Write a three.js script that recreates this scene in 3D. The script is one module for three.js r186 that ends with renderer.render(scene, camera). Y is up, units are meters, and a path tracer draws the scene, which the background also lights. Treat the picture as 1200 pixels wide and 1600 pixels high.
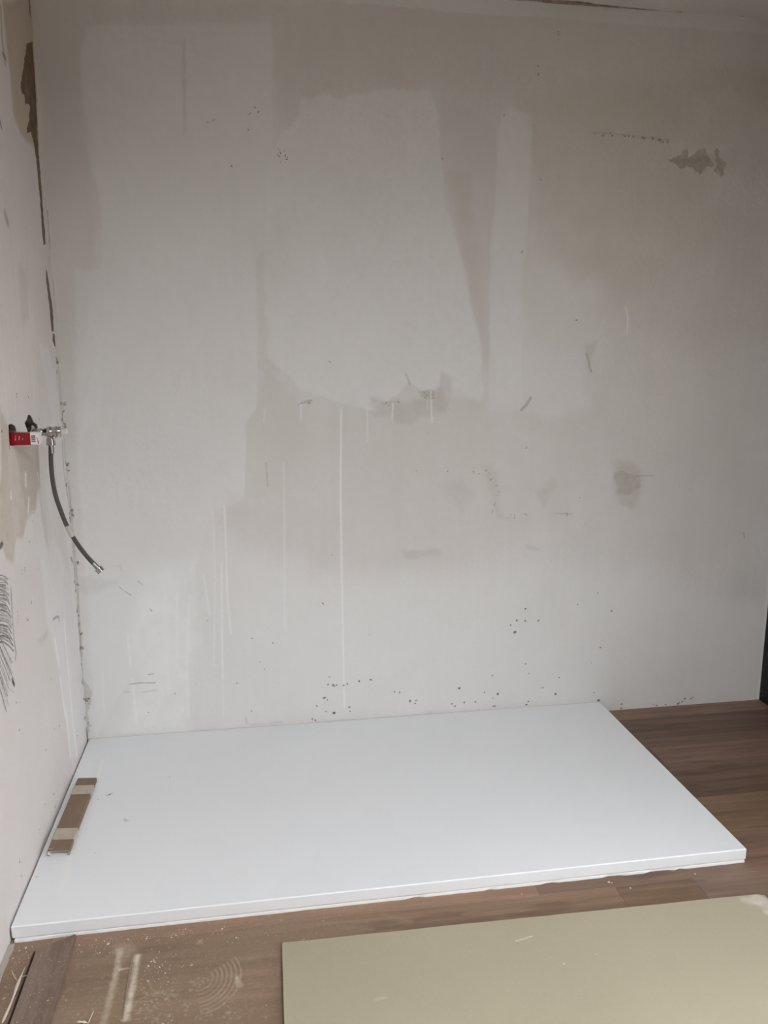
import * as THREE from 'three';
import { RoundedBoxGeometry } from 'three/addons/geometries/RoundedBoxGeometry.js';
import { mergeGeometries } from 'three/addons/utils/BufferGeometryUtils.js';
import { RectAreaLightUniformsLib } from 'three/addons/lights/RectAreaLightUniformsLib.js';

// ---------------------------------------------------------------- camera, sky, light, exposure
// metres; back wall is z = 0, left wall x = 0, floor y = 0
const scene = new THREE.Scene();
const camera = new THREE.PerspectiveCamera(64.6243, 0.75, 0.05, 200);
camera.position.set(0.6299, 1.4231, 2.8725);
camera.rotation.set(-0.1948, -0.1604, -0.0013, 'YXZ');
scene.add(camera);

scene.background = new THREE.Color().setRGB(0.955, 1.0, 1.05);     // even overcast sky seen through the two windows
scene.backgroundIntensity = 1.0;

RectAreaLightUniformsLib.init();
const renderer = new THREE.WebGLRenderer({ antialias: true });
renderer.toneMapping = THREE.LinearToneMapping;
renderer.toneMappingExposure = 7.9;
renderer.shadowMap.enabled = true;

const RW = 2.679, RH = 2.573, RD = 4.4;                           // room width, height, depth
const SKY = { x0: 0.8, x1: 2.4, z0: 2.5, z1: 3.8 };               // roof window in the ceiling behind the camera
const WIN = { z0: 1.8, z1: 3.5, y0: 0.3, y1: 1.9 };                 // window in the right wall, outside the frame

const DAY = new THREE.Color().setRGB(0.955, 1.0, 1.05);
const daylight = new THREE.RectAreaLight(DAY, 1.0, SKY.x1 - SKY.x0 - 0.12, SKY.z1 - SKY.z0 - 0.12);
daylight.position.set((SKY.x0 + SKY.x1) / 2, RH + 0.1, (SKY.z0 + SKY.z1) / 2);
daylight.lookAt((SKY.x0 + SKY.x1) / 2, 0, (SKY.z0 + SKY.z1) / 2);
scene.add(daylight);
const sidelight = new THREE.RectAreaLight(DAY, 0.12, WIN.z1 - WIN.z0 - 0.14, WIN.y1 - WIN.y0 - 0.14);
sidelight.position.set(RW + 0.06, (WIN.y0 + WIN.y1) / 2, (WIN.z0 + WIN.z1) / 2);
sidelight.lookAt(0, (WIN.y0 + WIN.y1) / 2 - 1.2, (WIN.z0 + WIN.z1) / 2);
scene.add(sidelight);

// ---------------------------------------------------------------- helpers
let seed = 7;
const rnd = () => { seed = (seed * 1664525 + 1013904223) >>> 0; return seed / 4294967296; };
const rr = (a, b) => a + (b - a) * rnd();
const clamp = (x, a, b) => x < a ? a : x > b ? b : x;
const sstep = (a, b, x) => { const t = clamp((x - a) / (b - a), 0, 1); return t * t * (3 - 2 * t); };
const hash = new Float32Array(65536);
for (let i = 0; i < 65536; i++) hash[i] = rnd();
function vnoise(x, y, s = 0) {
  const ix = Math.floor(x), iy = Math.floor(y), fx = x - ix, fy = y - iy;
  const u = fx * fx * (3 - 2 * fx), v = fy * fy * (3 - 2 * fy);
  const h = (a, b) => hash[((a * 131 + b * 7919 + s * 3571) ^ (b << 4)) & 65535];
  const a = h(ix, iy), b = h(ix + 1, iy), c = h(ix, iy + 1), d = h(ix + 1, iy + 1);
  return a + (b - a) * u + (c - a) * v + (a - b - c + d) * u * v;
}
function fbm(x, y, oct = 4, s = 0) { let r = 0, a = 0.5, n = 0; for (let i = 0; i < oct; i++) { r += a * vnoise(x, y, s + i); n += a; x *= 2.03; y *= 2.03; a *= 0.5; } return r / n; }

// A surface painted in metres: colour (sRGB 0..255) and height
class Paint {
  constructor(a0, a1, b0, b1, ppm) {
    this.a0 = a0; this.b0 = b0; this.a1 = a1; this.b1 = b1;
    this.w = Math.min(2048, Math.round((a1 - a0) * ppm)); this.h = Math.min(2048, Math.round((b1 - b0) * ppm));
    this.sx = this.w / (a1 - a0); this.sy = this.h / (b1 - b0);
    this.k = 1; this.c = new Float32Array(this.w * this.h * 3); this.z = new Float32Array(this.w * this.h);
  }
  each(a0, a1, b0, b1, fn) {
    const i0 = clamp(Math.floor((a0 - this.a0) * this.sx), 0, this.w), i1 = clamp(Math.ceil((a1 - this.a0) * this.sx), 0, this.w);
    const j0 = clamp(Math.floor((b0 - this.b0) * this.sy), 0, this.h), j1 = clamp(Math.ceil((b1 - this.b0) * this.sy), 0, this.h);
    for (let j = j0; j < j1; j++) for (let i = i0; i < i1; i++) fn(this.a0 + (i + 0.5) / this.sx, this.b0 + (j + 0.5) / this.sy, j * this.w + i);
  }
  all(fn) { this.each(this.a0, this.a1, this.b0, this.b1, fn); }
  mix(k, col, al, dz = 0) { al *= this.k; const c = this.c; for (let q = 0; q < 3; q++) c[k * 3 + q] += (col[q] - c[k * 3 + q]) * al; this.z[k] += dz * al; }
  // filled outline: soft = edge width, rough = edge wobble, grain = mottling of the coverage
  poly(pts, col, al, soft = 0.01, rough = 0.01, grain = 0.3, dz = 0, freq = 18, s = 0) {
    let a0 = 1e9, a1 = -1e9, b0 = 1e9, b1 = -1e9; for (const [a, b] of pts) { a0 = Math.min(a0, a); a1 = Math.max(a1, a); b0 = Math.min(b0, b); b1 = Math.max(b1, b); }
    const m = soft + rough * 2, n = pts.length;
    this.each(a0 - m, a1 + m, b0 - m, b1 + m, (a, b, k) => {
      let d = 1e9, ins = false;
      for (let i = 0, j = n - 1; i < n; j = i++) {
        const [x0, y0] = pts[j], [x1, y1] = pts[i], ex = x1 - x0, ey = y1 - y0;
        const t = clamp(((a - x0) * ex + (b - y0) * ey) / (ex * ex + ey * ey + 1e-12), 0, 1), dx = a - x0 - t * ex, dy = b - y0 - t * ey;
        d = Math.min(d, dx * dx + dy * dy);
        if ((y1 > b) !== (y0 > b) && a < (x0 - x1) * (b - y1) / (y0 - y1) + x1) ins = !ins;
      }
      d = Math.sqrt(d) * (ins ? 1 : -1) + (fbm(a * freq, b * freq, 4, 11 + s) - 0.5) * 2.4 * rough;
      const cov = sstep(-soft, soft, d);
      if (cov > 0.002) this.mix(k, col, cov * al * (1 - grain + grain * 1.6 * fbm(a * freq * 2.3 + 5, b * freq * 2.3, 3, 21 + s)), dz);
    });
  }
  line(pts, wid, col, al, soft = 0.0015, grain = 0.3, dz = 0, s = 0) {
    let a0 = 1e9, a1 = -1e9, b0 = 1e9, b1 = -1e9; for (const [a, b] of pts) { a0 = Math.min(a0, a); a1 = Math.max(a1, a); b0 = Math.min(b0, b); b1 = Math.max(b1, b); }
    const m = wid + soft;
    this.each(a0 - m, a1 + m, b0 - m, b1 + m, (a, b, k) => {
      let d = 1e9;
      for (let i = 1; i < pts.length; i++) {
        const [x0, y0] = pts[i - 1], [x1, y1] = pts[i], ex = x1 - x0, ey = y1 - y0;
        const t = clamp(((a - x0) * ex + (b - y0) * ey) / (ex * ex + ey * ey + 1e-12), 0, 1), dx = a - x0 - t * ex, dy = b - y0 - t * ey;
        d = Math.min(d, dx * dx + dy * dy);
      }
      const n1 = fbm(a * 160, b * 160, 2, 31 + s), cov = sstep(soft, -soft, Math.sqrt(d) - wid * (0.55 + 0.6 * n1));
      if (cov > 0.002) this.mix(k, col, cov * al * (1 - grain + grain * 2 * fbm(a * 60, b * 60, 2, 41 + s)), dz);
    });
  }
  dot([a, b], r, col, al, dz = 0) { this.line([[a - r * 0.2, b], [a + r * 0.2, b + r * 0.1]], r, col, al, r * 0.5, 0.1, dz, Math.floor(a * 997) & 7); }
  speck([a, b], R, n, col, al, r0 = 0.001, r1 = 0.003, dz = -1) { for (let i = 0; i < n; i++) { const t = rr(0, 6.283), q = R * Math.sqrt(rnd()); this.dot([a + q * Math.cos(t), b + q * Math.sin(t)], rr(r0, r1), col, al, dz); } }
  color() {
    const d = new Uint8Array(this.w * this.h * 4);
    for (let k = 0; k < this.w * this.h; k++) { for (let q = 0; q < 3; q++) d[k * 4 + q] = clamp(this.c[k * 3 + q], 0, 255); d[k * 4 + 3] = 255; }
    return tex(d, this.w, this.h, true);
  }
  height() {                                                        // z in millimetres, -6 .. 6
    const d = new Uint8Array(this.w * this.h * 4);
    for (let k = 0; k < this.w * this.h; k++) { const v = clamp(127.5 + this.z[k] * 21.25, 0, 255); d[k * 4] = d[k * 4 + 1] = d[k * 4 + 2] = v; d[k * 4 + 3] = 255; }
    return tex(d, this.w, this.h, false);
  }
}
function tex(d, w, h, srgb) {
  const t = new THREE.DataTexture(d, w, h, THREE.RGBAFormat); t.magFilter = THREE.LinearFilter; t.minFilter = THREE.LinearFilter;
  t.wrapS = t.wrapT = THREE.RepeatWrapping; if (srgb) t.colorSpace = THREE.SRGBColorSpace; t.needsUpdate = true; return t;
}
const mat = (o) => new THREE.MeshStandardMaterial({ roughness: 0.8, ...o });
const phys = (o) => new THREE.MeshPhysicalMaterial(o);
const AX = { x: 0, y: 1, z: 2 };
function planarUV(g, a, a0, aL, b, b0, bL) {
  const p = g.attributes.position, uv = new Float32Array(p.count * 2);
  for (let i = 0; i < p.count; i++) { uv[i * 2] = (p.array[i * 3 + AX[a]] - a0) / aL; uv[i * 2 + 1] = (p.array[i * 3 + AX[b]] - b0) / bL; }
  g.setAttribute('uv', new THREE.BufferAttribute(uv, 2)); return g;
}
const used = {};
const numbered = (n) => { const k = used[n] = (used[n] ?? -1) + 1; return k ? n + '_' + String(k).padStart(3, '0') : n; };
function mesh(name, g, m, parent, top = !parent) {
  const o = new THREE.Mesh(g, m); o.name = top ? numbered(name) : name; o.castShadow = o.receiveShadow = true; (parent ?? scene).add(o); return o;
}
function group(name, pos = [0, 0, 0]) { const o = new THREE.Group(); o.name = numbered(name); o.position.set(...pos); scene.add(o); return o; }
const tag = (o, label, category, g, kind) => { o.userData.label = label; o.userData.category = category; if (g) o.userData.group = g; if (kind) o.userData.kind = kind; return o; };
const struct = (o, label, category) => tag(o, label, category, null, 'structure');
const box = (x0, x1, y0, y1, z0, z1) => new THREE.BoxGeometry(x1 - x0, y1 - y0, z1 - z0).translate((x0 + x1) / 2, (y0 + y1) / 2, (z0 + z1) / 2);
const cylX = (r0, r1, x0, x1, seg = 20, y = 0, z = 0) => new THREE.CylinderGeometry(r1, r0, x1 - x0, seg).rotateZ(-Math.PI / 2).translate((x0 + x1) / 2, y, z);
const cylY = (r0, r1, y0, y1, seg = 20, x = 0, z = 0) => new THREE.CylinderGeometry(r1, r0, y1 - y0, seg).translate(x, (y0 + y1) / 2, z);
const merge = (l) => mergeGeometries(l.map((g) => g.index ? g.toNonIndexed() : g).map((g) => { for (const k of Object.keys(g.attributes)) if (!['position', 'normal', 'uv'].includes(k)) g.deleteAttribute(k); return g; }));

// ---------------------------------------------------------------- back wall
const LIGHT = [218, 217, 215], BASE = [210, 206, 202], BEIGE = [203, 197, 192], WARM = [196, 188, 177], PINK = [202, 195, 191], WHITE = [234, 233, 232];
const DIRT = [120, 108, 96], DARK = [62, 54, 48];
{
  const P = new Paint(0, RW, 0, RH, 760);
  P.all((a, b, k) => {
    const big = fbm(a * 1.6, b * 1.1, 4, 1), mid = fbm(a * 7, b * 4, 4, 2), st = fbm(a * 46, b * 2.2, 3, 3), fine = vnoise(a * 420, b * 420, 4), f2 = fbm(a * 90, b * 90, 2, 5);
    const t = (big - 0.5) * 16 + (mid - 0.5) * 9 + (st - 0.5) * 5 + (fine - 0.5) * 3 + (f2 - 0.5) * 4;
    P.c[k * 3] = BASE[0] + t; P.c[k * 3 + 1] = BASE[1] + t * 1.0; P.c[k * 3 + 2] = BASE[2] + t * 1.05;
    P.z[k] = (mid - 0.5) * 1.6 + (f2 - 0.5) * 0.5 + (st - 0.5) * 0.4;
  });
  // large coats of filler
  P.poly([[0.0236,2.484],[2.4633,2.5912],[2.49,2.322],[1.6066,2.2825],[1.2703,2.3071],[0.9683,2.2735],[0.7549,2.1274],[0.7326,2.4525],[0.1505,2.4197],[0.1197,2.3085],[0.1557,1.9312],[-0.0254,1.8679]], BEIGE, 0.45, 0.03, 0.02, 0.3, 0, 9);
  P.poly([[1.5725,2.281],[2.4816,2.406],[2.5721,1.4939],[2.2912,1.3991],[1.8732,1.6057],[1.6252,1.7578]], WARM, 0.55, 0.06, 0.05, 0.5, 0, 6, 1);
  P.poly([[1.8226,2.3534],[2.1445,2.3274],[2.3501,1.9267],[2.2454,1.6547],[1.8087,1.6723],[1.7773,2.0828]], WARM, 0.3, 0.07, 0.05, 0.5, 0, 6, 2);
  P.poly([[1.8977,1.6059],[2.5513,1.7043],[2.6411,0.7983],[2.4654,0.5959],[2.1071,0.663],[1.8936,1.2123]], PINK, 0.5, 0.06, 0.05, 0.4, 0, 5, 3);
  P.poly([[0.1276,2.3126],[0.1655,2.4169],[0.7227,2.4632],[0.7356,2.4151],[0.712,1.788],[0.6594,1.7417],[0.6476,1.2277],[0.6062,1.1748],[0.5973,0.9117],[0.4753,0.8694],[0.3983,0.6384],[0.0293,0.051],[0.0376,1.1054],[0.1491,1.5294],[0.169,1.8924],[0.1426,2.0276]], LIGHT, 0.6, 0.008, 0.006, 0.35, 0.25, 16, 4);
  P.poly([[0.0193,2.4302],[0.125,2.3819],[0.1478,2.047],[0.1397,1.6928],[0.0489,1.3203],[0.0115,0.974],[0.0058,1.2356],[-0.0018,2.1173]], PINK, 0.55, 0.02, 0.015, 0.4, 0, 12, 5);
  P.poly([[0.0755,1.6919],[0.1598,1.6931],[0.1255,1.2341],[0.0376,1.1054],[0.0609,1.4877]], LIGHT, 0.5, 0.01, 0.006, 0.3, 0.1, 16, 6);
  P.poly([[0.7548,2.1234],[0.819,2.179],[0.8243,2.2319],[0.8835,2.2579],[0.9573,2.2417],[0.9787,2.2583],[1.0966,2.2793],[1.2531,2.2825],[1.2803,2.2079],[1.2956,2.046],[1.3202,1.9012],[1.3879,1.689],[1.4341,1.4911],[1.462,1.3099],[1.4489,1.2502],[1.3294,1.2606],[1.188,1.3119],[1.0628,1.2225],[0.9847,1.2325],[0.8002,1.2882],[0.6924,1.4029],[0.6862,1.7834],[0.7198,2.0669]], LIGHT, 0.7, 0.007, 0.012, 0.4, 0.3, 22, 7);
  P.poly([[1.2928,2.2684],[1.4729,2.1956],[1.5132,2.0531],[1.4806,1.712],[1.486,1.3097],[1.4646,1.4011],[1.4185,1.5578],[1.3729,1.7536],[1.3289,1.9224],[1.2993,2.1075]], PINK, 0.55, 0.012, 0.01, 0.45, 0, 12, 8);
  P.poly([[1.3296,2.0265],[1.3974,2.0286],[1.4433,1.7114],[1.4646,1.4011],[1.4279,1.5578],[1.3729,1.7536]], WARM, 0.4, 0.02, 0.01, 0.5, 0, 12, 9);
  P.poly([[1.4993,2.2251],[1.5396,2.2431],[1.6135,2.2176],[1.6129,1.9722],[1.5968,1.7573],[1.61,1.2158],[1.5469,1.2026],[1.4834,1.2174],[1.4748,1.7553],[1.4903,2.0523]], LIGHT, 0.58, 0.007, 0.008, 0.4, 0.25, 18, 10);
  P.poly([[0.6065,1.1837],[0.6757,1.2805],[0.6693,0.9096],[0.5928,0.9119]], BEIGE, 0.5, 0.003, 0.003, 0.3, -0.2, 20, 11);
  P.poly([[0.6824,1.3594],[0.769,1.2885],[0.7989,1.2258],[0.796,1.0903],[0.7237,0.9079],[0.6752,0.9556]], BEIGE, 0.4, 0.012, 0.012, 0.4, 0, 14, 12);
  P.poly([[0.7318,1.2266],[1.049,1.2227],[1.4731,1.2453],[1.8936,1.2123],[1.9345,0.9209],[1.6378,0.6822],[1.3383,0.6449],[0.8085,0.5708],[0.4714,0.7766],[0.6836,1.0926]], BEIGE, 0.5, 0.06, 0.05, 0.5, 0, 6, 13);
  P.poly([[1.5983,1.7137],[1.8673,1.7175],[1.8936,1.2123],[1.6955,1.1676],[1.6149,1.2158]], BASE, 0.5, 0.03, 0.03, 0.4, 0, 8, 14);
  P.poly([[1.612,1.4463],[1.859,1.4001],[1.8546,1.2365],[1.6955,1.1676],[1.6149,1.2158]], LIGHT, 0.3, 0.03, 0.03, 0.4, 0, 8, 15);
  P.poly([[0.0484,0.6546],[0.4005,0.6856],[0.4531,0.8701],[0.8094,0.6194],[1.339,0.595],[1.7939,0.6251],[2.1137,0.5592],[2.6491,0.3723],[2.6845,0.0075],[1.9823,0.031],[0.0071,0.0529]], LIGHT, 0.6, 0.07, 0.05, 0.3, 0, 5, 16);
  P.poly([[0.2216,0.6466],[0.4005,0.6856],[0.4099,0.3967],[0.348,0.0507],[0.1429,0.0671]], WHITE, 0.4, 0.04, 0.04, 0.6, 0, 10, 17);
  // light band under the ceiling
  P.poly([[0.847,2.5377],[1.0969,2.534],[1.3111,2.5276],[1.5309,2.5269],[1.9878,2.5274],[2.47,2.5239],[2.7204,2.5272],[2.7112,2.6058],[2.4633,2.5912],[1.097,2.6056],[0.848,2.5897]], LIGHT, 0.65, 0.004, 0.006, 0.3, 0.4, 22, 18);
  P.line([[0.3414,2.3937],[0.4528,2.3812],[0.445,2.1348]], 0.004, BEIGE, 0.45, 0.008, 0.5);
  P.poly([[0.4457,2.3994],[0.4616,2.4002],[0.4481,2.1157],[0.436,2.1152]], BEIGE, 0.6, 0.006, 0.004, 0.5);
  P.poly([[1.0968,2.4501],[1.1502,2.4531],[1.1503,2.4068],[1.0967,2.404]], BEIGE, 0.4, 0.012, 0.008, 0.3);
  P.poly([[0.662,1.8239],[0.7487,1.8871],[0.7867,1.6811],[0.7196,1.596],[0.6667,1.7003]], BEIGE, 0.25, 0.03, 0.02, 0.5);
  // torn patch, stain, smears
  P.k = 0.72;
  P.poly([[2.1275,2.0946],[2.1655,2.1109],[2.1907,2.1353],[2.2027,2.1079],[2.2262,2.1237],[2.25,2.1353],[2.2894,2.1087],[2.2973,2.0743],[2.2773,2.0737],[2.2615,2.0537],[2.2337,2.0593],[2.2049,2.08],[2.1683,2.0745]], [146, 134, 120], 0.9, 0.0025, 0.011, 0.4, -0.6, 46, 20);
  P.poly([[2.3007,2.122],[2.3088,2.1438],[2.3192,2.1097],[2.3432,2.0932],[2.3441,2.0541],[2.3302,2.0406],[2.308,2.066]], [146, 134, 120], 0.85, 0.003, 0.011, 0.5, -0.6, 46, 21);
  P.poly([[2.1232,2.1542],[2.3305,2.1532],[2.348,2.1237],[2.1367,2.1035]], LIGHT, 0.3, 0.012, 0.01, 0.6, 0.2, 20, 22);
  P.poly([[1.9896,0.954],[2.0144,0.9731],[2.088,0.9614],[2.0961,0.9164],[2.051,0.8828],[1.9979,0.8993]], [158, 149, 140], 0.65, 0.008, 0.02, 0.6, 0, 28, 23);
  P.poly([[1.9957,1.0275],[2.0594,1.0015],[2.1037,0.961],[2.0702,0.8271],[2.0011,0.8444],[1.9789,0.9592]], [172, 165, 158], 0.6, 0.02, 0.026, 0.6, 0, 18, 24);
  P.line([[2.0778,0.9567],[2.1459,0.9574]], 0.003, [158, 149, 140], 0.6, 0.004);
  P.poly([[1.7453,1.7378],[1.9113,1.8067],[1.99,1.7193],[1.8929,1.6956],[1.7966,1.6721]], WARM, 0.4, 0.02, 0.02, 0.5, 0, 14, 25);
  P.line([[1.6076,1.2158],[1.6242,1.232],[1.6404,1.2575]], 0.006, [150, 142, 134], 0.75, 0.003, 0.3, -0.4);
  P.line([[1.9932,1.584],[2.0029,1.5476],[2.004,1.4879]], 0.0035, WHITE, 0.8, 0.004, 0.2, 0.5);
  P.line([[1.8481,1.4186],[1.8592,1.3955],[1.8628,1.3723],[1.8713,1.3536]], 0.003, [128, 120, 112], 0.7, 0.003, 0.5, -0.6);
  P.poly([[1.8418,1.4463],[1.8902,1.4693],[1.8739,1.4001],[1.8636,1.307]], [178, 170, 162], 0.5, 0.012, 0.01, 0.4);
  P.poly([[1.0538,1.2634],[1.1883,1.253],[1.3052,1.2974],[1.3205,1.2194],[1.1886,1.1751],[1.0628,1.1998]], [182, 176, 169], 0.6, 0.014, 0.014, 0.5, 0, 20, 26);
  P.poly([[1.3045,1.3564],[1.3425,1.3335],[1.3347,1.2192],[1.2778,1.2199]], [182, 176, 169], 0.5, 0.01, 0.01, 0.4);
  P.line([[1.1739,1.3458],[1.1832,1.3255],[1.188,1.3119]], 0.004, [158, 152, 146], 0.6, 0.004, 0.4);
  P.poly([[1.2208,1.2845],[1.2535,1.2933],[1.2771,1.284],[1.268,1.2567],[1.2397,1.2615]], [160, 154, 148], 0.6, 0.006, 0.008, 0.5, 0.5, 50, 27);
  P.line([[0.8083,1.2503],[0.8354,1.2567]], 0.005, [150, 144, 138], 0.6, 0.004, 0.4);
  P.line([[1.086,1.245],[1.137,1.249]], 0.004, [165, 159, 152], 0.5, 0.005, 0.4);
  for (const q of [[1.2395,1.2843],[1.2537,1.2751],[1.263,1.2841],[1.2444,1.2661],[1.2726,1.2658],[1.2302,1.2753],[1.0976,1.2403],[1.1138,1.2378],[1.1463,1.2534],[0.8262,1.2478],[0.7948,1.2482],[1.479,0.9983],[1.4894,0.9765],[1.4996,0.9618],[1.515,0.9373],[1.5257,0.908],[1.5144,0.8646],[1.5077,0.8355],[1.5828,0.8257],[1.5931,0.8155],[1.6382,0.8214],[1.8008,0.8184],[1.4304,0.9875],[1.4598,0.982]]) P.speck(q, 0.008, 3, [118, 112, 106], 0.6, 0.0012, 0.0032);
  P.poly([[1.4591,1.0155],[1.5031,1.0144],[1.5349,0.9319],[1.5276,0.8349],[1.5835,0.8035],[1.5334,0.8052],[1.4855,0.9333]], [182, 176, 170], 0.45, 0.012, 0.014, 0.5, 0, 30, 28);
  P.poly([[1.3098,0.9381],[1.3866,0.9838],[1.432,0.9107],[1.3843,0.8396]], [182, 176, 170], 0.35, 0.018, 0.014, 0.5, 0, 20, 29);
  P.poly([[1.6705,0.9038],[1.7442,0.9506],[1.7554,0.9258],[1.7077,0.8536]], [178, 172, 165], 0.4, 0.014, 0.012, 0.5, 0, 24, 30);
  P.poly([[1.1668,0.6965],[1.2152,0.6994],[1.3129,0.7003],[1.3132,0.6757],[1.2154,0.6699],[1.1717,0.6669]], [178, 173, 168], 0.5, 0.01, 0.008, 0.5, 0, 24, 31);
  P.poly([[1.6422,0.702],[1.7038,0.6895],[1.6941,0.6748],[1.6478,0.6868]], [180, 175, 169], 0.45, 0.008, 0.006, 0.5);
  P.line([[1.7546,0.8225],[1.8213,0.8178]], 0.003, [170, 163, 156], 0.6, 0.003, 0.6);
  P.line([[2.5431,0.7185],[2.5481,0.6949]], 0.002, [110, 104, 100], 0.8, 0.002, 0.3);
  P.line([[0.6731,1.0383],[0.6752,0.9556]], 0.003, [160, 152, 144], 0.5, 0.004, 0.5);
  P.line([[2.5119,1.0562],[2.6023,1.0795]], 0.02, PINK, 0.4, 0.03, 0.4);
  // row of pits near the torn patch
  P.k = 0.75;
  for (const q of [[1.8437,2.171],[1.8722,2.17],[1.903,2.1712],[1.9508,2.1688],[1.9723,2.1697],[1.982,2.1679],[2.0208,2.1631],[2.0281,2.1612],[2.0596,2.1603],[2.0839,2.1591],[2.0909,2.1636],[2.0941,2.1531],[2.1156,2.1581]]) P.speck(q, 0.006, 3, [96, 86, 78], 0.75, 0.0012, 0.003);
  P.line([[1.8317,2.1747],[1.9626,2.1714],[2.1203,2.1604]], 0.004, [160, 150, 138], 0.4, 0.006, 0.6);
  for (const q of [[0.5187,2.1532],[0.5374,2.1636],[0.6699,2.2058],[0.6777,2.1926],[0.6528,2.1858],[0.6492,2.1409],[0.5893,2.0229],[0.7452,2.0797],[0.7533,2.0681],[0.7658,2.0606],[0.7427,2.0617],[0.7697,2.0488],[1.6305,2.3763],[1.6314,2.3522],[1.5131,2.2176],[1.6534,2.0156],[1.302,2.0708],[1.5893,1.7702],[0.9027,1.3892],[1.8079,1.5352],[1.6295,1.0762],[1.3332,0.9947],[1.8467,0.879],[1.2133,0.9976],[1.6945,2.4831]]) P.speck(q, 0.005, 3, [92, 82, 76], 0.7, 0.0009, 0.0022);
  P.speck([0.7573,2.0603], 0.02, 10, [120, 110, 102], 0.5, 0.001, 0.0025);
  // runs of white paint
  P.k = 0.62;
  const drip = (pts, w, al) => P.line(pts, w, WHITE, al, 0.0025, 0.25, 0.5);
  drip([[0.9413,1.224],[0.9358,0.9485],[0.9366,0.6136],[0.9386,0.365],[0.9405,0.0952]], 0.0042, 0.85);
  drip([[0.7994,1.2526],[0.7981,1.1899]], 0.0035, 0.7); drip([[1.0352,1.232],[1.0346,1.1087]], 0.0035, 0.5); drip([[1.1277,1.2445],[1.1254,1.1875]], 0.004, 0.7); drip([[1.2654,1.2841],[1.2712,1.1739]], 0.004, 0.75); drip([[1.2538,1.2614],[1.2542,1.2202]], 0.003, 0.5);
  drip([[0.6741,1.2273],[0.6684,1.1828]], 0.003, 0.5); drip([[0.7337,1.0369],[0.7316,0.861],[0.7231,0.4277]], 0.0045, 0.35); drip([[0.5206,0.891],[0.5219,0.7512],[0.5192,0.5609],[0.5274,0.4143]], 0.0042, 0.75); drip([[0.5034,0.6811],[0.4943,0.3917],[0.4908,0.2427]], 0.0042, 0.75);
  drip([[0.4797,0.8692],[0.479,0.6347],[0.4605,0.2947]], 0.005, 0.35); drip([[0.4385,0.6366],[0.455,0.4917]], 0.005, 0.5); drip([[0.386,0.5675],[0.3645,0.301],[0.3596,0.1007]], 0.008, 0.4); drip([[0.3414,0.5698],[0.3282,0.3034]], 0.008, 0.3);
  drip([[0.1644,0.4235],[0.1667,0.314]], 0.005, 0.5); drip([[0.1705,0.2646],[0.1737,0.0899]], 0.006, 0.5); drip([[0.0679,0.2961],[0.0626,0.1486]], 0.005, 0.35); drip([[0.4908,0.2427],[0.4872,0.0909]], 0.003, 0.4); drip([[0.3014,0.5718],[0.2914,0.2066]], 0.01, 0.25); drip([[0.4005,0.6856],[0.4007,0.4946]], 0.012, 0.3);
  P.line([[1.4834,1.2174],[1.4862,1.2034]], 0.02, LIGHT, 0.3, 0.02);
  // scratches low on the left
  P.k = 0.72;
  P.line([[0.145,0.6103],[0.1657,0.5904],[0.1824,0.5778]], 0.0022, [150, 146, 143], 0.7, 0.002); P.line([[0.1539,0.6122],[0.1712,0.5736]], 0.0018, WHITE, 0.7, 0.002); P.line([[0.2095,0.6283],[0.2262,0.6134]], 0.002, [158, 154, 150], 0.6, 0.002);
  P.line([[0.1602,0.2431],[0.1985,0.2454],[0.2479,0.242]], 0.0025, [140, 135, 130], 0.7, 0.002, 0.5); P.line([[0.1361,0.2152],[0.1562,0.2137]], 0.003, [165, 160, 156], 0.5, 0.003); P.line([[0.2272,0.2756],[0.2453,0.2768]], 0.0025, [130, 125, 122], 0.7, 0.002); P.line([[0.2009,0.208],[0.251,0.2144]], 0.004, [186, 182, 178], 0.5, 0.004);
  P.line([[0.1412,0.6876],[0.1539,0.6824],[0.1573,0.6682]], 0.0018, [168, 164, 160], 0.6, 0.002); P.line([[0.5692,0.0794],[0.5732,0.0585]], 0.004, [168, 164, 160], 0.5, 0.005, 0.6); P.line([[0.7018,0.0536],[0.5871,0.0497]], 0.005, [188, 184, 180], 0.5, 0.006, 0.8);
  for (const q of [[0.2516,0.5147],[0.2475,0.5197],[0.445,0.4704],[0.8641,0.514],[0.8664,0.5089],[0.8998,0.693],[0.6412,0.2678],[0.6256,0.2965],[0.603,0.3926],[0.6793,0.3681],[0.5411,0.2191],[0.3182,0.1946],[0.2191,0.1292],[0.5914,0.1086],[1.0404,0.3792]]) P.speck(q, 0.003, 2, [84, 78, 74], 0.8, 0.001, 0.0024);
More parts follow.
